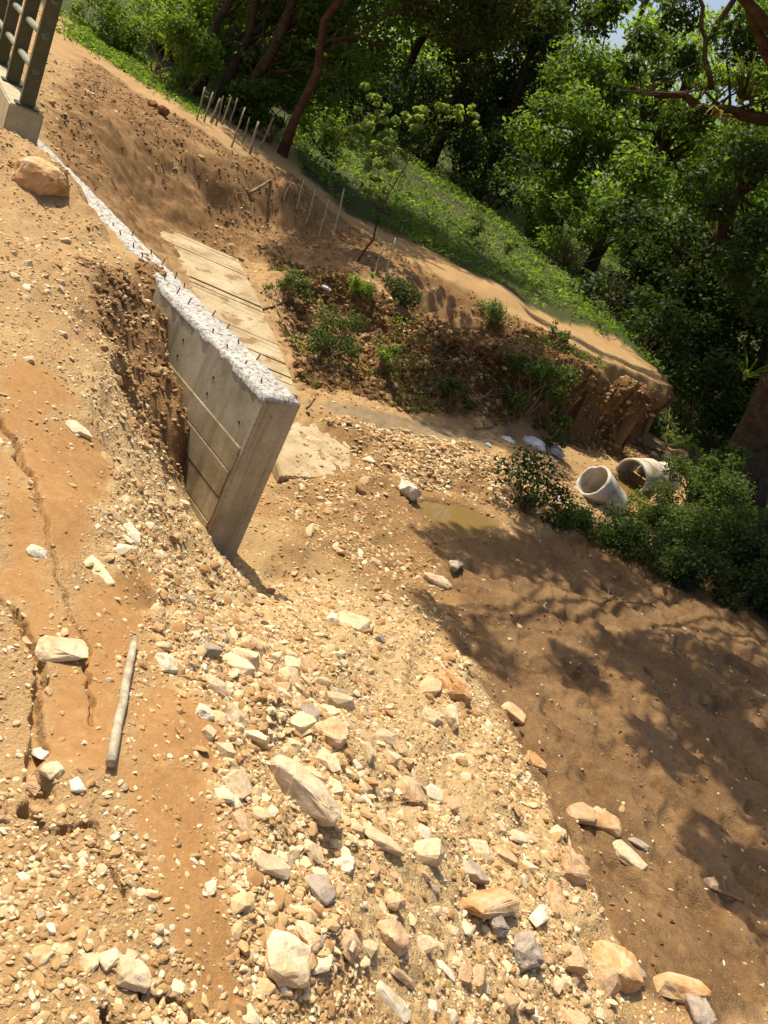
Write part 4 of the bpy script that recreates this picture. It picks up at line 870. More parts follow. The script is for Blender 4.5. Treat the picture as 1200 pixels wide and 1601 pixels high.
# --- trees beyond the fence and around the meadow
TG = 'trees behind the fence and meadow'
b0 = gpos(441, 243)
tree('leaning_tree', 'slim brown trunk leaning beside the last fence post, feathery dark crown', b0, 7.5, .09, (-.1, .5), crown_cloud((.2, 2.6, 5.6), (2.4, 1.5, 1.5), 14, .8, 1) + [[.9, 1.8, 3.4, .6], [1.7, 2.2, 3.3, .6], [2.4, 2.6, 3.6, .6], [1.3, 2.2, 4.1, .7], [2.0, 2.5, 3.9, .6], [.2, 2.2, 3.7, .5], [-.8, .8, 4.3, .6], [2.6, 2.8, 4.4, .8]] + [[x_, y_, z_, r_] for x_, y_, z_, r_ in [(-1.2,-1.0,5.4,.7),(-.9,-1.6,5.6,.6),(1.9,-2.2,6.2,.6),(1.4,-3.0,6.0,.8),(.9,-3.4,6.2,.7),(2.0,-2.7,6.0,.7),(-1.4,-1.9,5.6,.6),(2.4,-3.4,6.2,.6)]], 24000, .19, 'leaf_olive', 'bark_red', 11, aspect=.25, fork=.5)
for k, (px, py, h, r0, sd_, lab) in enumerate([
    (262, 142, 7.0, .085, 21, 'left one of two close brown trunks behind the dirt path'), (292, 160, 7.5, .095, 22, 'right one of two close brown trunks behind the dirt path'),
    (318, 178, 7.0, .12, 23, 'thick forked trunk just left of the fence posts'), (178, 70, 6.5, .09, 24, 'leafy tree at the top left beside the grassy verge')]):
    p = gpos(px, py); p = p + np.array([0, 1.2 + .3 * k, 0]); p[2] = gz(p[0], p[1])
    cl = crown_cloud((0, .6, 4.6), (1.9, 1.7, 1.9), 11, .75, sd_) + crown_cloud((.3, 1.0, 2.0), (1.7, 1.0, 1.5), 12, .5, sd_ + 5)
    tree('broadleaf_tree', lab, p, h, r0, (.2 * (-1) ** k, .3), cl, 11000, .14, 'leaf_mid' if k % 2 else 'leaf_light', 'bark', sd_, TG)
UNDER = []
far = [ # px column, depth, height, crown centre z, radii, clusters, cluster r, leaves, leaf size, material, label
    (380, 24, 9, 4.8, (2.6, 2, 3.4), 20, .95, 9000, .20, 'leaf_mid', 'mid green leafy tree rising behind the fence posts'),
    (470, 27, 10, 5.2, (2.8, 2, 4.0), 20, 1.1, 9000, .22, 'leaf_mid', 'dark tree behind the leaning trunk'),
    (585, 31, 11, 5.4, (3.0, 2.2, 4.6), 24, 1.15, 9500, .23, 'leaf_olive', 'brownish dark tree at the top centre'),
    (668, 33, 12, 5.8, (2.6, 2.2, 5.2), 24, 1.1, 9500, .23, 'leaf_dark', 'dense dark tree left of the sky gap'),
    (738, 31, 12, 6.2, (1.5, 1.7, 5.6), 24, .85, 9500, .20, 'leaf_dark', 'tall narrow very dark tree at the sky gap'),
    (835, 27, 9, 4.4, (2.4, 2.0, 2.9), 22, .8, 10500, .17, 'leaf_light', 'sunlit light green tree right of the sky gap'),
    (915, 25, 9, 4.4, (2.3, 2.0, 3.3), 22, .8, 10500, .17, 'leaf_light', 'bright sunlit tree in the upper right'),
    (1010, 27, 11, 5.8, (2.9, 2.2, 4.2), 24, 1.0, 10000, .20, 'leaf_mid', 'leafy tree behind the overhanging limb'),
    (1090, 24, 11, 5.0, (2.8, 2.2, 4.6), 26, 1.0, 10000, .19, 'leaf_mid', 'leafy tree behind the epiphyte covered limb'),
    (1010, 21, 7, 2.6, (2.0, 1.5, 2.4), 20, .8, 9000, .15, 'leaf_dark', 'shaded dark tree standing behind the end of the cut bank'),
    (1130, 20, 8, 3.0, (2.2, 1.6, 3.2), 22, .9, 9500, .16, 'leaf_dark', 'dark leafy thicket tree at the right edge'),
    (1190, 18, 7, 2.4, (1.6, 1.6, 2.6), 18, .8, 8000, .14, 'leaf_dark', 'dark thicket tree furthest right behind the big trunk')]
for k, (px, dep, h, cz, rad, nc, cr, nl, ls, lf, lab) in enumerate(far):
    p = base_at(px, dep); tree('broadleaf_tree', lab, p, h, .2, (.3 * math.sin(k), .3), crown_cloud((0, 0, cz), rad, nc, cr, 40 + k), nl, ls, lf, 'bark', 60 + k, TG, fork=.3)
for k, (px, dep, w, h, lf) in enumerate([(500, 24, 3.0, 1.8, 'leaf_dark'), (560, 27, 3.2, 2.2, 'leaf_dark'), (630, 29, 3.4, 2.6, 'leaf_dark'), (700, 30, 3.2, 2.8, 'leaf_dark'), (760, 28, 2.8, 2.4, 'leaf_dark'), (820, 26, 2.4, 1.6, 'leaf_mid'), (880, 24, 2.6, 1.8, 'leaf_mid'), (945, 22, 2.4, 1.8, 'leaf_dark'), (330, 20, 2.4, 1.8, 'leaf_mid'), (250, 19, 2.4, 1.8, 'leaf_mid'), (400, 22, 2.6, 2.0, 'leaf_mid')]):
    UNDER.append((px, dep, w, h, lf))
# wooded mass far behind: cannot be told apart tree by tree
g = np.random.default_rng(5); cl = []
for k in range(330):
    a_ = math.radians(g.uniform(-36, 24)); r = g.uniform(36, 56); x = r * math.sin(a_); y = r * math.cos(a_)
    hi_ = 5 + 5 * g.random(); 
    if -9.0 < math.degrees(a_) + 5.5 < -4.5: hi_ *= .7
    cl.append([x, y, .3 + hi_ * g.random() ** 1.25, g.uniform(1.2, 2.2)])
p, nrm, r_ = cluster_leaves(cl, 64000, 77, .9); o = link('distant_woodland', leaf_mesh('distant_woodland', p, nrm, .34 * g.uniform(.6, 1.3, len(p)), r_, .6), MT['leaf_mid'])
tag(o, 'distant woodland closing the view behind the meadow', 'woodland', kind='stuff')

# --- the big shade tree on the right: trunk by the stream, crown spreading overhead
tb = gpos(1150, 778)
limb_tip = atd(985, 140, 14.5) - tb; limb_root = atd(1290, 190, 14.0) - tb
def rel(x, y, z): return [x - tb[0], y - tb[1], z - tb[2]]
over = []
for px, py, hz_, r in [(700,850,6.4,.4),(760,860,6.8,.5),(830,870,6.6,.55),(900,885,6.4,.6),(960,900,6.8,.45),(880,830,6.8,.7),(700,960,6.0,.3),(760,1020,6.2,.32),(1010,1040,6.4,.5),(1080,1060,6.0,.6),(1150,1050,6.4,.6),(1100,1130,6.2,.5),(1170,1150,6.6,.65),(1040,1180,6.0,.35),(1200,1240,6.4,.6),(900,1060,6.0,.28),(1150,1370,5.8,.38),(1200,1400,6.0,.5)]:
    q_ = hit(px, py); over.append([*(q_ + SUN_DIR * hz_ / SUN_DIR[2] - tb), r])
for x_, y_, z_, r in [(1.6,10.6,6.6,1.1),(3.0,11.4,6.4,1.3),(.4,12.2,7.0,1.1),(4.6,11.0,6.2,1.4),(1.8,13.6,7.2,1.3),(3.4,14.6,7.4,1.4),(5.4,13.4,6.6,1.6),(6.6,11.6,6.0,1.5),(2.0,16.6,7.4,1.4),(4.4,17.0,7.0,1.6),(6.6,15.6,6.4,1.7),(8.0,13.0,5.8,1.6),(3.2,19.0,7.4,1.5),(5.6,19.0,6.8,1.6),(7.6,18.0,6.0,1.7),(.6,18.4,7.6,1.2),(8.6,10.0,5.6,1.5),(1.2,20.5,7.6,1.3)]:
    over.append([*rel(x_, y_, z_), r])
big = tree('shade_tree', 'massive brown trunk at the right edge with a wide dark crown and low limb', tb, 7.6, .46, (-1.3, -.3), over, 40000, .23, 'leaf_dark', 'bark', 91, fork=.55, aspect=.45)
pth = [branch_path(limb_root, limb_tip, .13, .035, 12, .022, 3, .02)]
up0 = atd(1112, 140, 14.3) - tb; up1 = atd(1085, -40, 14.2) - tb; pth.append(branch_path(up0, up1, .045, .03, 8, .015, 4))
tp_ = branch_path((-.55, -.2, 5.0), limb_root, .24, .22, 6, .02, 5); pth.append(tp_)
for k in range(14):
    f_ = .25 + .75 * k / 13; a_ = limb_root * (1 - f_) + limb_tip * f_; g_ = np.random.default_rng(k); dvv = g_.normal(size=3) * np.array([.6, .6, .5]) + np.array([-.3, 0, .15]); pth.append(branch_path(a_, a_ + dvv * .8, .03 * (1.2 - f_ * .7), .006, 6, .07, 30 + k))
v, q = tube(pth, 10); link('limb', mesh_np('limb', v, q, True), MT['bark'], big)
lowl = [[*(atd(px, py, d) - tb), r] for px, py, d, r in [(930, 30, 14.4, .38), (865, 20, 14.6, .34), (1010, 60, 14.6, .34), (1160, 60, 14.4, .5), (1060, 20, 14.8, .42), (1180, 250, 14.2, .4), (1120, 320, 14.6, .4), (1150, 420, 14.4, .42), (1185, 360, 14.0, .42), (960, 5, 14.2, .3), (1075, 95, 14.9, .3), (1185, 480, 14.2, .35), (985, 110, 14.6, .26), (960, 150, 14.6, .24), (1010, 175, 14.6, .22), (1040, 120, 14.5, .24), (935, 120, 14.7, .22), (1090, 190, 14.4, .26)]]
p, nrm, r_ = cluster_leaves(lowl, 5200, 93, .8); link('low_spray', leaf_mesh('low_spray', p, nrm, .13 * rng.uniform(.6, 1.3, len(p)), r_, .45), MT['leaf_dark'], big)

# --- strap-leaved plants: epiphytes on the limb, a spiky clump by the trunk
def strap_plant(name, label, pos, n, length, width, mat, spread=1.0, seed=0, up=1.0, group=None, cat='plant', droop=1.0):
    g = np.random.default_rng(seed); V = []; Q = []; RV = []; seg = 6
    for k in range(n):
        a_ = g.uniform(0, 6.28); L = length * g.uniform(.6, 1.15); el = g.uniform(.35, 1.25) * up; d0 = np.array([math.cos(a_) * math.cos(el), math.sin(a_) * math.cos(el), math.sin(el)]); side = np.array([-math.sin(a_), math.cos(a_), 0]); p = np.zeros(3); b_ = len(V); rv = g.random()
        for s in range(seg + 1):
            t_ = s / seg; w = width * (1 - t_ ** 2) * .5 + .001; V += [p - side * w, p + side * w]; RV += [rv, rv]
            d = d0 + np.array([0, 0, -1.5 * t_ * t_ * spread * droop]); d /= np.linalg.norm(d); p = p + d * L / seg
        for s in range(seg): Q.append([b_ + 2 * s, b_ + 2 * s + 1, b_ + 2 * s + 3, b_ + 2 * s + 2])
    me = mesh_np('leaves', np.array(V), np.array(Q), True); at = me.attributes.new('leaf_tone', 'FLOAT', 'POINT'); at.data.foreach_set('value', np.array(RV, np.float32))
    e = empty(name, pos); tag(e, label, cat, group); link('leaves', me, mat, e)
    v, q = tube([([(0, 0, -.05), (0, 0, .02), (0, 0, .06)], [width * .8, width * .9, width * .4])], 8); link('rosette_base', mesh_np('rosette_base', v, q, True), MT['dry'], e)
    return e
lp = lambda f: limb_root * (1 - f) + limb_tip * f + tb
strap_plant('epiphyte', 'brown drooping strap-leaved epiphyte on the limb at the right edge', lp(.44) + np.array([0, 0, .10]), 46, 1.1, .05, MT['leaf_olive'], 1.4, 1, .9)
strap_plant('epiphyte', 'yellowing epiphyte hanging under the limb near the right edge', lp(.52) + np.array([0, -.1, -.16]), 22, .6, .06, MT['yellow_leaf'], 1.8, 2, .3)
strap_plant('epiphyte', 'small dark epiphyte sitting midway along the low limb', lp(.72) + np.array([0, 0, .12]), 30, .38, .035, MT['leaf_dark'], .8, 3)
strap_plant('spiky_plant', 'pale green spiky plant growing on the big trunk at the right edge', np.array([*(atd(1165, 590, 13.9)),]), 20, .7, .035, MT['leaf_light'], 1.0, 4, .9)

# --- shrubs
def shrub(name, label, px, py, w, h, n, ls, leaf, seed, group=None, pos=None, cat='shrub', k=7):
    p = gpos(px, py) if pos is None else pos; g = np.random.default_rng(seed); cl = []
    for i in range(k):
        a_ = g.uniform(0, 6.28); r = g.random() ** .6 * w * .38; cl.append([math.cos(a_) * r * g.uniform(.8, 1.5), math.sin(a_) * r, h * g.uniform(.15, 1.0), w * g.uniform(.09, .24)])
    e = empty(name, p); tag(e, label, cat, group)
    pth = []
    for i, c_ in enumerate(cl): pth.append(branch_path((0, 0, -.04), c_[:3], .008 + h * .008, .003, 5, .06, seed + i))
    v, q = tube(pth, 6); link('stem', mesh_np('stem', v, q, True), MT['dry'], e)
    P_, nr_, r_ = cluster_leaves(cl, n, seed + 3, .85); P_[:, 2] = np.maximum(P_[:, 2], .01)
    link('foliage', leaf_mesh('foliage', P_, nr_, ls * g.uniform(.6, 1.25, n), r_, .5), MT[leaf], e); return e
SB = 'shrubs on the cut bank'
for k, (px, py, w, h, n, ls, lf, lab) in enumerate([
    (815, 650, 1.0, .8, 3000, .06, 'leaf_bush', 'bushy green shrub hanging on the cut bank left of the overhang'),
    (850, 690, .5, .35, 600, .06, 'leaf_bush', 'low green shrub at the bank foot below the bushy shrub'),
    (822, 800, .9, .5, 1300, .06, 'leaf_dark', 'dark spindly shrub on the gravel beside the pool'),
    (505, 555, .9, .55, 1800, .05, 'leaf_bush', 'green shrub in the hollow right of the ramp'),
    (445, 465, .6, .35, 1000, .045, 'leaf_bush', 'small grassy shrub at the upper right edge of the ramp'),
    (560, 470, .5, .42, 1100, .045, 'leaf_light', 'light green fern clump on the bank brow'),
    (590, 588, .35, .45, 240, .075, 'leaf_light', 'bright leafy seedling in front of the dark bank hollow'),
    (630, 480, .9, .4, 1500, .05, 'leaf_dark', 'dark shrub on the bank brow right of the fern clump'),
    (705, 628, .6, .3, 900, .05, 'leaf_dark', 'small dark shrub at the foot of the bank'),
    (765, 508, .9, .35, 1500, .045, 'leaf_bush', 'low green plants on the bank brow by the path'),
    (870, 540, .4, .3, 350, .055, 'leaf_bush', 'small green plant at the lip of the cut bank'),
    (735, 370, .5, .55, 500, .07, 'leaf_bush', 'single upright weed in the middle of the meadow'),
    (790, 395, .4, .4, 400, .07, 'leaf_light', 'small weed right of the upright weed in the meadow')]):
    shrub('shrub', lab, px, py, w, h, n, ls, lf, 200 + k * 11, SB if k < 11 else 'weeds in the meadow', k=13)
BG = 'bushes at the stream edge on the right'
for k, (px, py, w, h, n, ls, lf, lab) in enumerate([
    (925, 836, .7, .16, 1300, .045, 'leaf_bush', 'low green creeping bush in front of the tilted pipe'),
    (1035, 830, 1.0, .26, 2400, .05, 'leaf_bush', 'leafy green bush in front of the lying pipes'),
    (1095, 770, 1.1, 1.0, 3000, .075, 'leaf_bush', 'sunlit tall green bush left of the big trunk'),
    (1100, 870, 1.3, .7, 4200, .06, 'leaf_bush', 'dark bush below the big trunk at the mud edge'),
    (1010, 880, 1.0, .35, 2600, .05, 'leaf_bush', 'low dark bush along the edge of the shaded mud'),
    (1185, 860, 1.4, .6, 4200, .08, 'leaf_dark', 'tall dark bush at the right edge beside the trunk'),
    (1190, 950, 1.1, .6, 3800, .06, 'leaf_dark', 'dark bush at the right edge nearest the camera'),
    (1130, 935, .9, .4, 2600, .055, 'leaf_dark', 'dark low bush at the lower end of the thicket'),
    (965, 850, 1.0, .34, 2400, .05, 'leaf_bush', 'scruffy green bush along the mud edge below the pool'), (1060, 845, 1.2, .5, 3400, .055, 'leaf_bush', 'green bush between the lying pipes and the shaded mud'), (1075, 800, 1.2, .6, 3400, .06, 'leaf_bush', 'leafy bush hiding the foot of the rear pipe'),
    (1130, 830, 1.3, .7, 3600, .06, 'leaf_bush', 'leafy bush in front of the big trunk'), (1060, 905, 1.1, .38, 2600, .05, 'leaf_dark', 'dark scruffy bush over the shaded mud edge'), (1150, 905, 1.3, .6, 3600, .055, 'leaf_dark', 'dark bush below the big trunk at the right'), (1195, 905, 1.3, .7, 3600, .06, 'leaf_dark', 'dark bush right of the bush below the trunk'), (890, 820, .7, .22, 1400, .045, 'leaf_bush', 'low weeds left of the creeping bush'),
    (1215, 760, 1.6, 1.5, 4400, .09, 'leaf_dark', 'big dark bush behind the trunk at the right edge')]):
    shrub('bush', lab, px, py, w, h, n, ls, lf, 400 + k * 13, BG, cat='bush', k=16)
POSN = ['behind the leaning trunk', 'left of the sapling behind the meadow', 'behind the sapling at the far meadow edge', 'below the dense dark tree', 'below the tall narrow dark tree', 'below the sunlit light tree', 'below the bright tree', 'at the right end of the meadow', 'behind the left fence posts', 'behind the two close trunks', 'behind the right fence posts']
for k, (px, dep, w, h, lf) in enumerate(UNDER):
    p = base_at(px, dep); shrub('thicket', 'leafy understory thicket ' + POSN[k], 0, 0, w, h, 2600, .15, lf, 640 + k * 7, 'understory thickets around the meadow', p, 'thicket', 14)
# thicket in the dark hollow behind the bank end
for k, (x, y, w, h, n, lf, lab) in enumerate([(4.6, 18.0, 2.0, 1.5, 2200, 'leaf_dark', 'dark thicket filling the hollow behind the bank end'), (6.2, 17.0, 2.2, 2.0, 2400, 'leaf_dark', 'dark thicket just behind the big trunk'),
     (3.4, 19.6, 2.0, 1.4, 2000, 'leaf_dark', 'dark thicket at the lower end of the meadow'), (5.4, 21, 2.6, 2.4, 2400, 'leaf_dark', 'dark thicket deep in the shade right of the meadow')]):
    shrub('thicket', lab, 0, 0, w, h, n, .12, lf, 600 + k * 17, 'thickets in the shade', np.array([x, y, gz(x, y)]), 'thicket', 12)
for k, (px, py, w, h, lab) in enumerate([(215, 110, 2.0, 1.5, 'leafy roadside bush at the top left below the trunks'), (262, 148, 1.3, 1.1, 'small leafy bush beside the dirt path at the upper left'), (340, 185, 1.4, 1.2, 'bush growing among the left fence posts'), (405, 222, 1.4, 1.2, 'bush growing at the right end of the fence'), (160, 70, 1.7, .9, 'bright bush on the verge at the top left'),
        (480, 225, 1.6, .8, 'pale leafy bush right of the leaning trunk')]):
    p = gpos(px, py) + np.array([0, .7, 0]); p[2] = gz(p[0], p[1]); shrub('bush', lab, 0, 0, w, h, 2600, .09, 'leaf_light' if k in (0, 4, 5) else 'leaf_mid', 700 + k * 5, 'bushes along the fence', p, 'bush', 9)

# --- young sapling in front of the meadow
sb_ = gpos(556, 408); s = 1 / ppm(sb_)
def sp(px, py): return (atd(px, py, F * s * 1.0) - sb_)
def sub(cl_):
    g_ = np.random.default_rng(8); out = []
    for c_ in cl_:
        for _ in range(6): out.append([*(np.array(c_[:3]) + g_.normal(size=3) * c_[3] * .6), c_[3] * g_.uniform(.25, .5)])
    return out
SAPC = [[*sp(590, 215), .28], [*sp(600, 180), .22], [*sp(575, 165), .18], [*sp(630, 175), .2], [*sp(650, 190), .16], [*sp(570, 205), .2], [*sp(612, 225), .2], [*sp(590, 262), .22], [*sp(700, 170), .16], [*sp(740, 182), .12], [*sp(510, 195), .2], [*sp(540, 205), .14], [*sp(590, 290), .16]]
e = tree('sapling', 'slender light green sapling standing before the meadow', sb_, 1.75, .022, (.12, .1), sub(SAPC), 4600, .085, 'leaf_sap', 'bark', 801, twigs=False, flat=.8, limb_to=SAPC)

# --- meadow plants: stuff
g = np.random.default_rng(12); n = 36000
x = g.uniform(-13, 8, n); y = 14.4 + 25 * g.random(n) ** 1.6; keep = (y > track_edge(x) + .05 + fbm2(x, y, .5, 3, 5) * .5) & (x > -4.6 + (16 - y) * .25 - 2 * (y < 16)) & (x < 4.5 + .2 * (y - 16))
path_gap = (y < 16.5) & (x < -4); keep &= ~path_gap; keep &= fbm2(x, y, 1.1, 4, 19) + .25 * g.normal(size=n) > -.12
x, y = x[keep], y[keep]; z = height(x, y); hgt = .10 + .26 * np.clip(fbm2(x, y, 1.6, 3, 15) + .5, 0, 1) * g.random(len(x))
c3 = np.c_[x, y, z + hgt * .6]; rep = 3; c3 = np.repeat(c3, rep, 0) + g.normal(size=(len(x) * rep, 3)) * np.array([.07, .07, .05]); nr_ = g.normal(size=c3.shape) * .6 + np.array([0, 0, .8])
rn = np.clip(np.repeat(fbm2(x, y, .7, 3, 18) + .5, rep) * .7 + .4 * g.random(len(c3)) - .1, 0, 1)
o = link('meadow_plants', leaf_mesh('meadow_plants', c3, nr_, g.uniform(.04, .10, len(c3)) + .12 * g.random(len(c3)) ** 5, rn, .42), MT['grass']); tag(o, 'lush green weeds and grass covering the meadow beyond the path', 'meadow plants', kind='stuff')
MT['straw'] = leaf_mat('dry_straw', (0.10, 0.06, 0.025), (0.30, 0.20, 0.09), .3)
lo, hi = BANK.min(0), BANK.max(0); n = 16000; x = g.uniform(lo[0], hi[0], n); y = g.uniform(lo[1], hi[1] + .3, n); kp = (pmask(x, y, BANK, .1) > .4) & (fbm2(x, y, .6, 3, 411) > -.02); x, y = x[kp], y[kp]; z = height(x, y)
o = link('dry_bank_grass', leaf_mesh('dry_bank_grass', np.c_[x, y - .05, z + .02], np.c_[g.normal(size=len(x)) * .5, -np.ones(len(x)) + g.normal(size=len(x)) * .4, g.normal(size=len(x)) * .3 + .3], g.uniform(.06, .2, len(x)), g.random(len(x)), .1), MT['straw']); tag(o, 'dry straw and rootlets matted over the cut bank', 'dry grass', kind='stuff')
n = 5200; x = g.uniform(lo[0], hi[0], n); y = g.uniform(lo[1], hi[1] + .5, n); kp = (pmask(x, y, BANK, .2) > .2) & (fbm2(x, y, .5, 3, 433) > .10) & (x < 2.2); x, y = x[kp], y[kp]; z = height(x, y); x = np.repeat(x, 4); y = np.repeat(y, 4); z = np.repeat(z, 4)
o = link('bank_weeds', leaf_mesh('bank_weeds', np.c_[x + g.normal(size=len(x)) * .04, y - .05 + g.normal(size=len(x)) * .04, z + .05 + g.random(len(x)) * .1], g.normal(size=(len(x), 3)) * .6 + np.array([0, -.3, .6]), g.uniform(.03, .075, len(x)), g.random(len(x)), .5), MT['leaf_mid']); tag(o, 'small green weeds rooted in patches on the cut bank', 'weeds', kind='stuff')
lo, hi = MUD.min(0), MUD.max(0); n = 900; x = g.uniform(lo[0], min(hi[0], 5), n); y = g.uniform(lo[1], hi[1], n); kp = pmask(x, y, MUD, .05) > .6; x, y = x[kp], y[kp]
o = link('leaf_litter', leaf_mesh('leaf_litter', np.c_[x, y, height(x, y) + .008], g.normal(size=(len(x), 3)) * .25 + np.array([0, 0, 1]), g.uniform(.02, .06, len(x)), g.random(len(x)), .45), MT['straw']); tag(o, 'scattered dry leaves on the mud flat', 'leaf litter', kind='stuff')
# verge at the upper left and sparse sprigs
V = []; n = 5000; px_ = g.uniform(105, 310, n); py_ = (px_ - 105) * .62 + 40 + g.uniform(-22, 16, n); pts = []
for a_, b_ in zip(px_[:260], py_[:260]): pts.append(hit(a_, b_))
pts = np.array(pts); pts = np.repeat(pts, 18, 0) + g.normal(size=(len(pts) * 18, 3)) * np.array([.2, .2, .03]); pts[:, 2] = height(pts[:, 0], pts[:, 1]) + .06 * g.random(len(pts))
o = link('verge_grass', leaf_mesh('verge_grass', pts, g.normal(size=pts.shape) * .7 + np.array([0, 0, .6]), g.uniform(.06, .14, len(pts)), g.random(len(pts)), .3), MT['grass']); tag(o, 'bright green grass verge beside the dirt path at the top left', 'grass', kind='stuff')

# ------------------------------------------------------------------ fence posts
for k, (px, py, tx, ty, w, lab) in enumerate([
    (308, 190, 320, 136, 4, 'leftmost thin weathered fence post'), (318, 192, 333, 144, 4, 'second fence post from the left'), (329, 193, 344, 154, 6, 'third fence post from the left, thick and pale'), (338, 198, 349, 150, 4, 'fourth fence post from the left, close to the third'),
    (347, 196, 361, 152, 4, 'fifth fence post from the left'), (358, 200, 371, 154, 4, 'sixth fence post from the left'), (361, 232, 383, 168, 4, 'long fence post standing nearest the dirt path'), (379, 228, 390, 184, 4, 'third fence post from the right'), (390, 243, 404, 190, 6, 'stout pale fence post with a flat cut top'), (406, 232, 428, 182, 4, 'rightmost slanting fence post')]):
    p = gpos(px, py); dep = F / ppm(p); tp = atd(tx, ty, dep) - p; r0 = w / ppm(p) * .38
    v, q = tube([branch_path((0, 0, -.15), tp, r0 * 1.1, r0 * .85, 7, .006, 900 + k)], 8); o = link('fence_post', mesh_np('fence_post', v, q, True), MT['wood_grey'], None, p); tag(o, lab, 'fence post', 'rough wooden fence posts by the dirt path')
for k, (px, py, tx, ty, w, lab) in enumerate([
    (440, 325, 456, 278, 3, 'leftmost thin pole standing in the shaded bank'), (462, 335, 475, 282, 3, 'second thin pole in the shaded bank'), (478, 355, 493, 296, 3, 'third thin pole in the shaded bank'), (498, 372, 514, 312, 3, 'fourth thin pole in the shaded bank'), (523, 365, 538, 294, 4, 'tallest bare pole left of the sapling'),
    (585, 432, 600, 382, 3, 'short pole right of the sapling'), (604, 435, 618, 372, 3, 'twiggy pole right of the sapling near the path')]):
    p = gpos(px, py); tp = atd(tx, ty, F / ppm(p)) - p; r0 = w / ppm(p) * .5; v, q = tube([branch_path((0, 0, -.1), tp, r0 * 1.1, r0 * .6, 7, .012, 950 + k)], 6)
    o = link('thin_pole', mesh_np('thin_pole', v, q, True), MT['stick'], None, p); tag(o, lab, 'pole', 'thin poles in the shaded bank')

# ------------------------------------------------------------------ stick, branches, roots
def laid_stick(name, lab, ends, r0, r1, mat, lift=0.0, seed=0, cat='stick', group=None, n=9, twig=0, wig=.15):
    a_, b_ = hit(*ends[0]), hit(*ends[1]); t_ = np.linspace(0, 1, n)[:, None]; p = a_ * (1 - t_) + b_ * t_
    hz = height(p[:, 0], p[:, 1]); d = np.max(hz - p[:, 2]); p[:, 2] += max(d * .5, 0) + r0 * .8 + lift; c_ = p[0].copy()
    g_ = np.random.default_rng(seed); p += g_.normal(size=p.shape) * r0 * wig; pths = [(p - c_, np.linspace(r0, r1, n))]
    for k in range(twig):
        i = g_.integers(1, n - 1); dv = g_.normal(size=3); dv[2] = abs(dv[2]) * .6; dv /= np.linalg.norm(dv); pths.append(branch_path(p[i] - c_, p[i] - c_ + dv * np.linalg.norm(b_ - a_) * g_.uniform(.2, .45), r0 * .5, r0 * .2, 5, .06, seed + k))
    v, q = tube(pths, 10); o = link(name, mesh_np(name, v, q, True), MT[mat], None, c_); tag(o, lab, cat, group); return o
laid_stick('stick', 'straight grey wooden stick lying on the red clay', ((168, 1204), (206, 1008)), .0135, .0115, 'stick', .010, 3, n=8, wig=.035)
for k, (e0, e1, r, lab, tw) in enumerate([
    ((428, 476), (482, 580), .016, 'thin bare branch leaning down the bank beside the ramp', 0), ((405, 487), (446, 474), .018, 'short grey branch at the right edge of the ramp', 0), ((388, 305), (422, 284), .03, 'pale log on the muddy hillside', 0), ((455, 308), (462, 352), .012, 'pale forked twig on the shaded bank', 2),
    ((728, 640), (760, 622), .02, 'tangle of pink brown roots at the bank foot', 6), ((940, 940), (990, 948), .012, 'dry dead twig bundle on the shaded mud', 9), ((770, 668), (740, 672), .015, 'twisted root stub by the silt tongue', 3), ((478, 640), (492, 622), .012, 'short twig poking up behind the wall end', 1),
    ((1040, 700), (1046, 640), .018, 'bare twig standing at the foot of the bank end', 2), ((355, 402), (380, 410), .03, 'dark stick lying across the top of the ramp', 0), ((800, 690), (790, 640), .012, 'dry stalk leaning on the bank by the shrub', 2), ((1120, 1395), (1160, 1412), .012, 'dark twig on the mud beside the round stone', 1)]):
    laid_stick('dead_branch', lab, (e0, e1), r, r * .6, 'dry' if k not in (2,) else 'wood_grey', .0, 60 + k, 'branch', None, 8, tw)
for k, (px, py, L) in enumerate([(612, 500, .55), (640, 500, .5), (590, 520, .6), (660, 515, .5), (690, 520, .45), (840, 570, .5), (870, 600, .55), (900, 620, .5), (925, 640, .45), (740, 540, .4)]):
    p = gpos(px, py); g_ = np.random.default_rng(k); pths = []
    for s in range(5):
        o0 = g_.normal(size=3) * .07; o0[2] = 0; pths.append(branch_path(o0 + (0, -.06, .05), o0 + np.array([g_.normal() * .08, -.16, -L * g_.uniform(.5, 1)]), .006, .002, 6, .06, k * 9 + s))
    v, q = tube(pths, 5); o = link('hanging_root', mesh_np('hanging_root', v, q, True), MT['dry'], None, p); tag(o, 'thin brown roots hanging down the cut bank, ' + ['leftmost but one', 'third from the left', 'leftmost', 'fourth from the left', 'fifth from the left', 'left of the overhang top', 'above the bushy shrub foot', 'under the overhang', 'rightmost under the overhang', 'in the middle of the bank'][k], 'roots', 'roots hanging down the cut bank')

# ------------------------------------------------------------------ litter
def sack(name, lab, px, py, L, W, H, mat, seed, ang):
    p = hit(px, py); bm = bmesh.new(); bmesh.ops.create_icosphere(bm, subdivisions=4, radius=1); co = np.array([v.co[:] for v in bm.verts])
    d = 1 + .5 * vn3(co * 1.8 + seed, 1) + .3 * vn3(co * 4.5 + seed, 2) + .14 * vn3(co * 10, 3)
    co = co * d[:, None] * np.array([L, W, H]) * .5; co[:, 2] = np.maximum(co[:, 2], -H * .25)
    for v, c_ in zip(bm.verts, co): v.co = c_
    o = link(name, bm_mesh(name, bm, True), MT[mat], None, (p[0], p[1], p[2] + H * .2)); o.rotation_euler = (0, 0, ang); tag(o, lab, 'litter'); return o
sack('plastic_sack', 'crumpled white plastic sack on the gravel above the tilted pipe', 832, 697, .36, .17, .16, 'plastic', 1, -.2)
sack('plastic_sack', 'grey plastic sack just right of the crumpled white sack', 866, 708, .34, .16, .14, 'plastic_grey', 2, -.7)
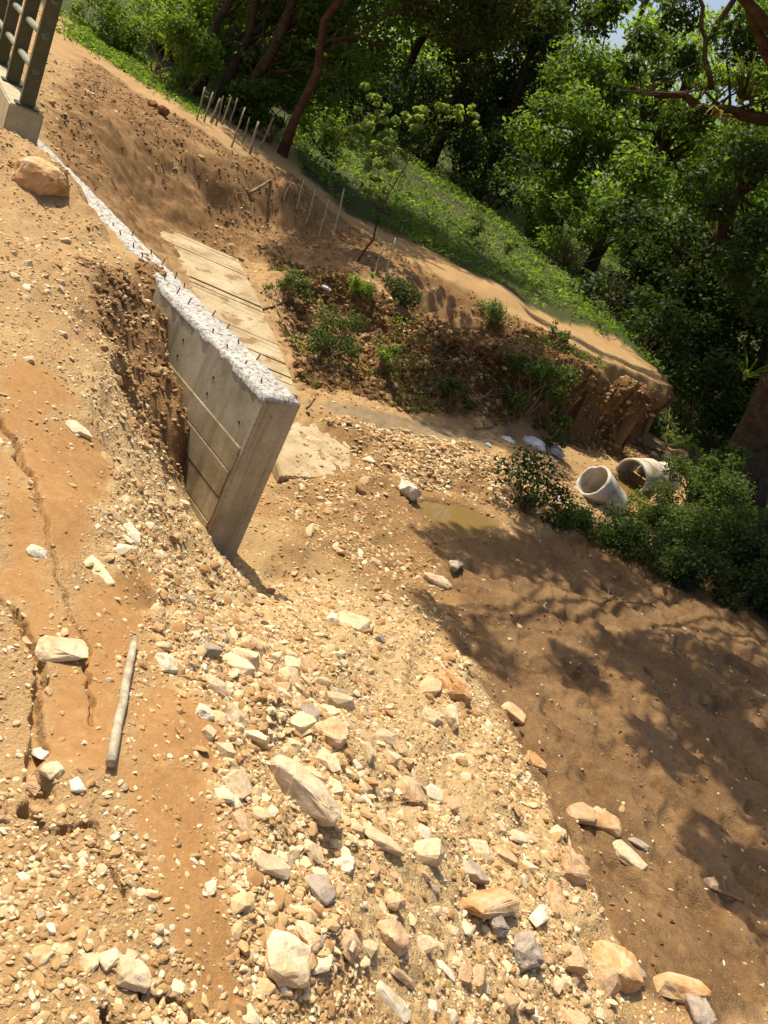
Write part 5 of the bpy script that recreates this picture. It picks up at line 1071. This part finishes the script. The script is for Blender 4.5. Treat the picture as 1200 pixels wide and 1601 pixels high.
sack('plastic_scrap', 'small white plastic scrap left of the crumpled white sack', 794, 690, .20, .12, .08, 'plastic', 3, 0)
sack('plastic_scrap', 'tiny white scrap on the silt tongue', 762, 697, .09, .07, .05, 'plastic', 4, .5)
sack('plastic_scrap', 'white scrap on the gravel below the tilted pipe', 872, 782, .16, .1, .06, 'plastic', 5, .9)
sack('plastic_scrap', 'white scrap beside the pipe joint behind the bush', 1046, 742, .22, .16, .1, 'plastic', 6, .2)
sack('plastic_scrap', 'pale scrap among rubble above the far pipe', 1040, 715, .18, .12, .08, 'plastic', 7, .2)
sack('plastic_scrap', 'white scrap on the bank brow right of the ramp', 508, 452, .16, .1, .07, 'plastic', 8, .4)
for k, (px, py, w, mt_, lab) in enumerate([(1022, 712, .16, 'rock_white', 'white rubble piece left of the orange lump'), (1034, 700, .13, 'rock_cream', 'cream rubble piece behind the orange lump'), (1052, 735, .17, 'rock_cream', 'cream rubble piece right of the rear pipe'), (1030, 728, .14, 'rock_white', 'white rubble piece on the rear pipe end'), (1075, 728, .16, 'rock_tan', 'tan rubble piece by the tall bush'), (885, 795, .14, 'rock_cream', 'cream rubble piece at the foot of the tilted pipe'), (905, 805, .1, 'rock_white', 'small white rubble piece below the tilted pipe'), (875, 768, .12, 'rock_cream', 'cream rubble piece left of the tilted pipe')]):
    p = hit(px, py); o = link('rubble_piece', hull_rock('rubble_piece', w, w * .8, w * .6, 880 + k, 22, .7, 1), MT[mt_], None, (p[0], p[1], p[2] + w * .12)); o.rotation_euler = (.2 * k, .3, k); tag(o, lab, 'rubble', 'rubble around the pipes')
sack('clay_lump', 'orange lump of rubble between the far pipe and the bushes', 1062, 716, .34, .3, .24, 'rock_ochre', 9, .4)['category'] = 'rubble'

# ------------------------------------------------------------------ reddish clay lumps on the far path
for px, py, L, sd_, lab in ((238, 168, .17, 31, 'left one of two reddish clay lumps beside the far dirt path'), (254, 178, .20, 32, 'right one of two reddish clay lumps beside the far dirt path')):
    p = hit(px, py); o = link('clay_lump', hull_rock('clay_lump', L, L * .8, L * .75, sd_, 40, .9, 1), MT['red_clay'], None, (p[0], p[1], p[2] + L * .25)); o.rotation_euler = (.1, .2, sd_); tag(o, lab, 'clay lump', 'reddish clay lumps')
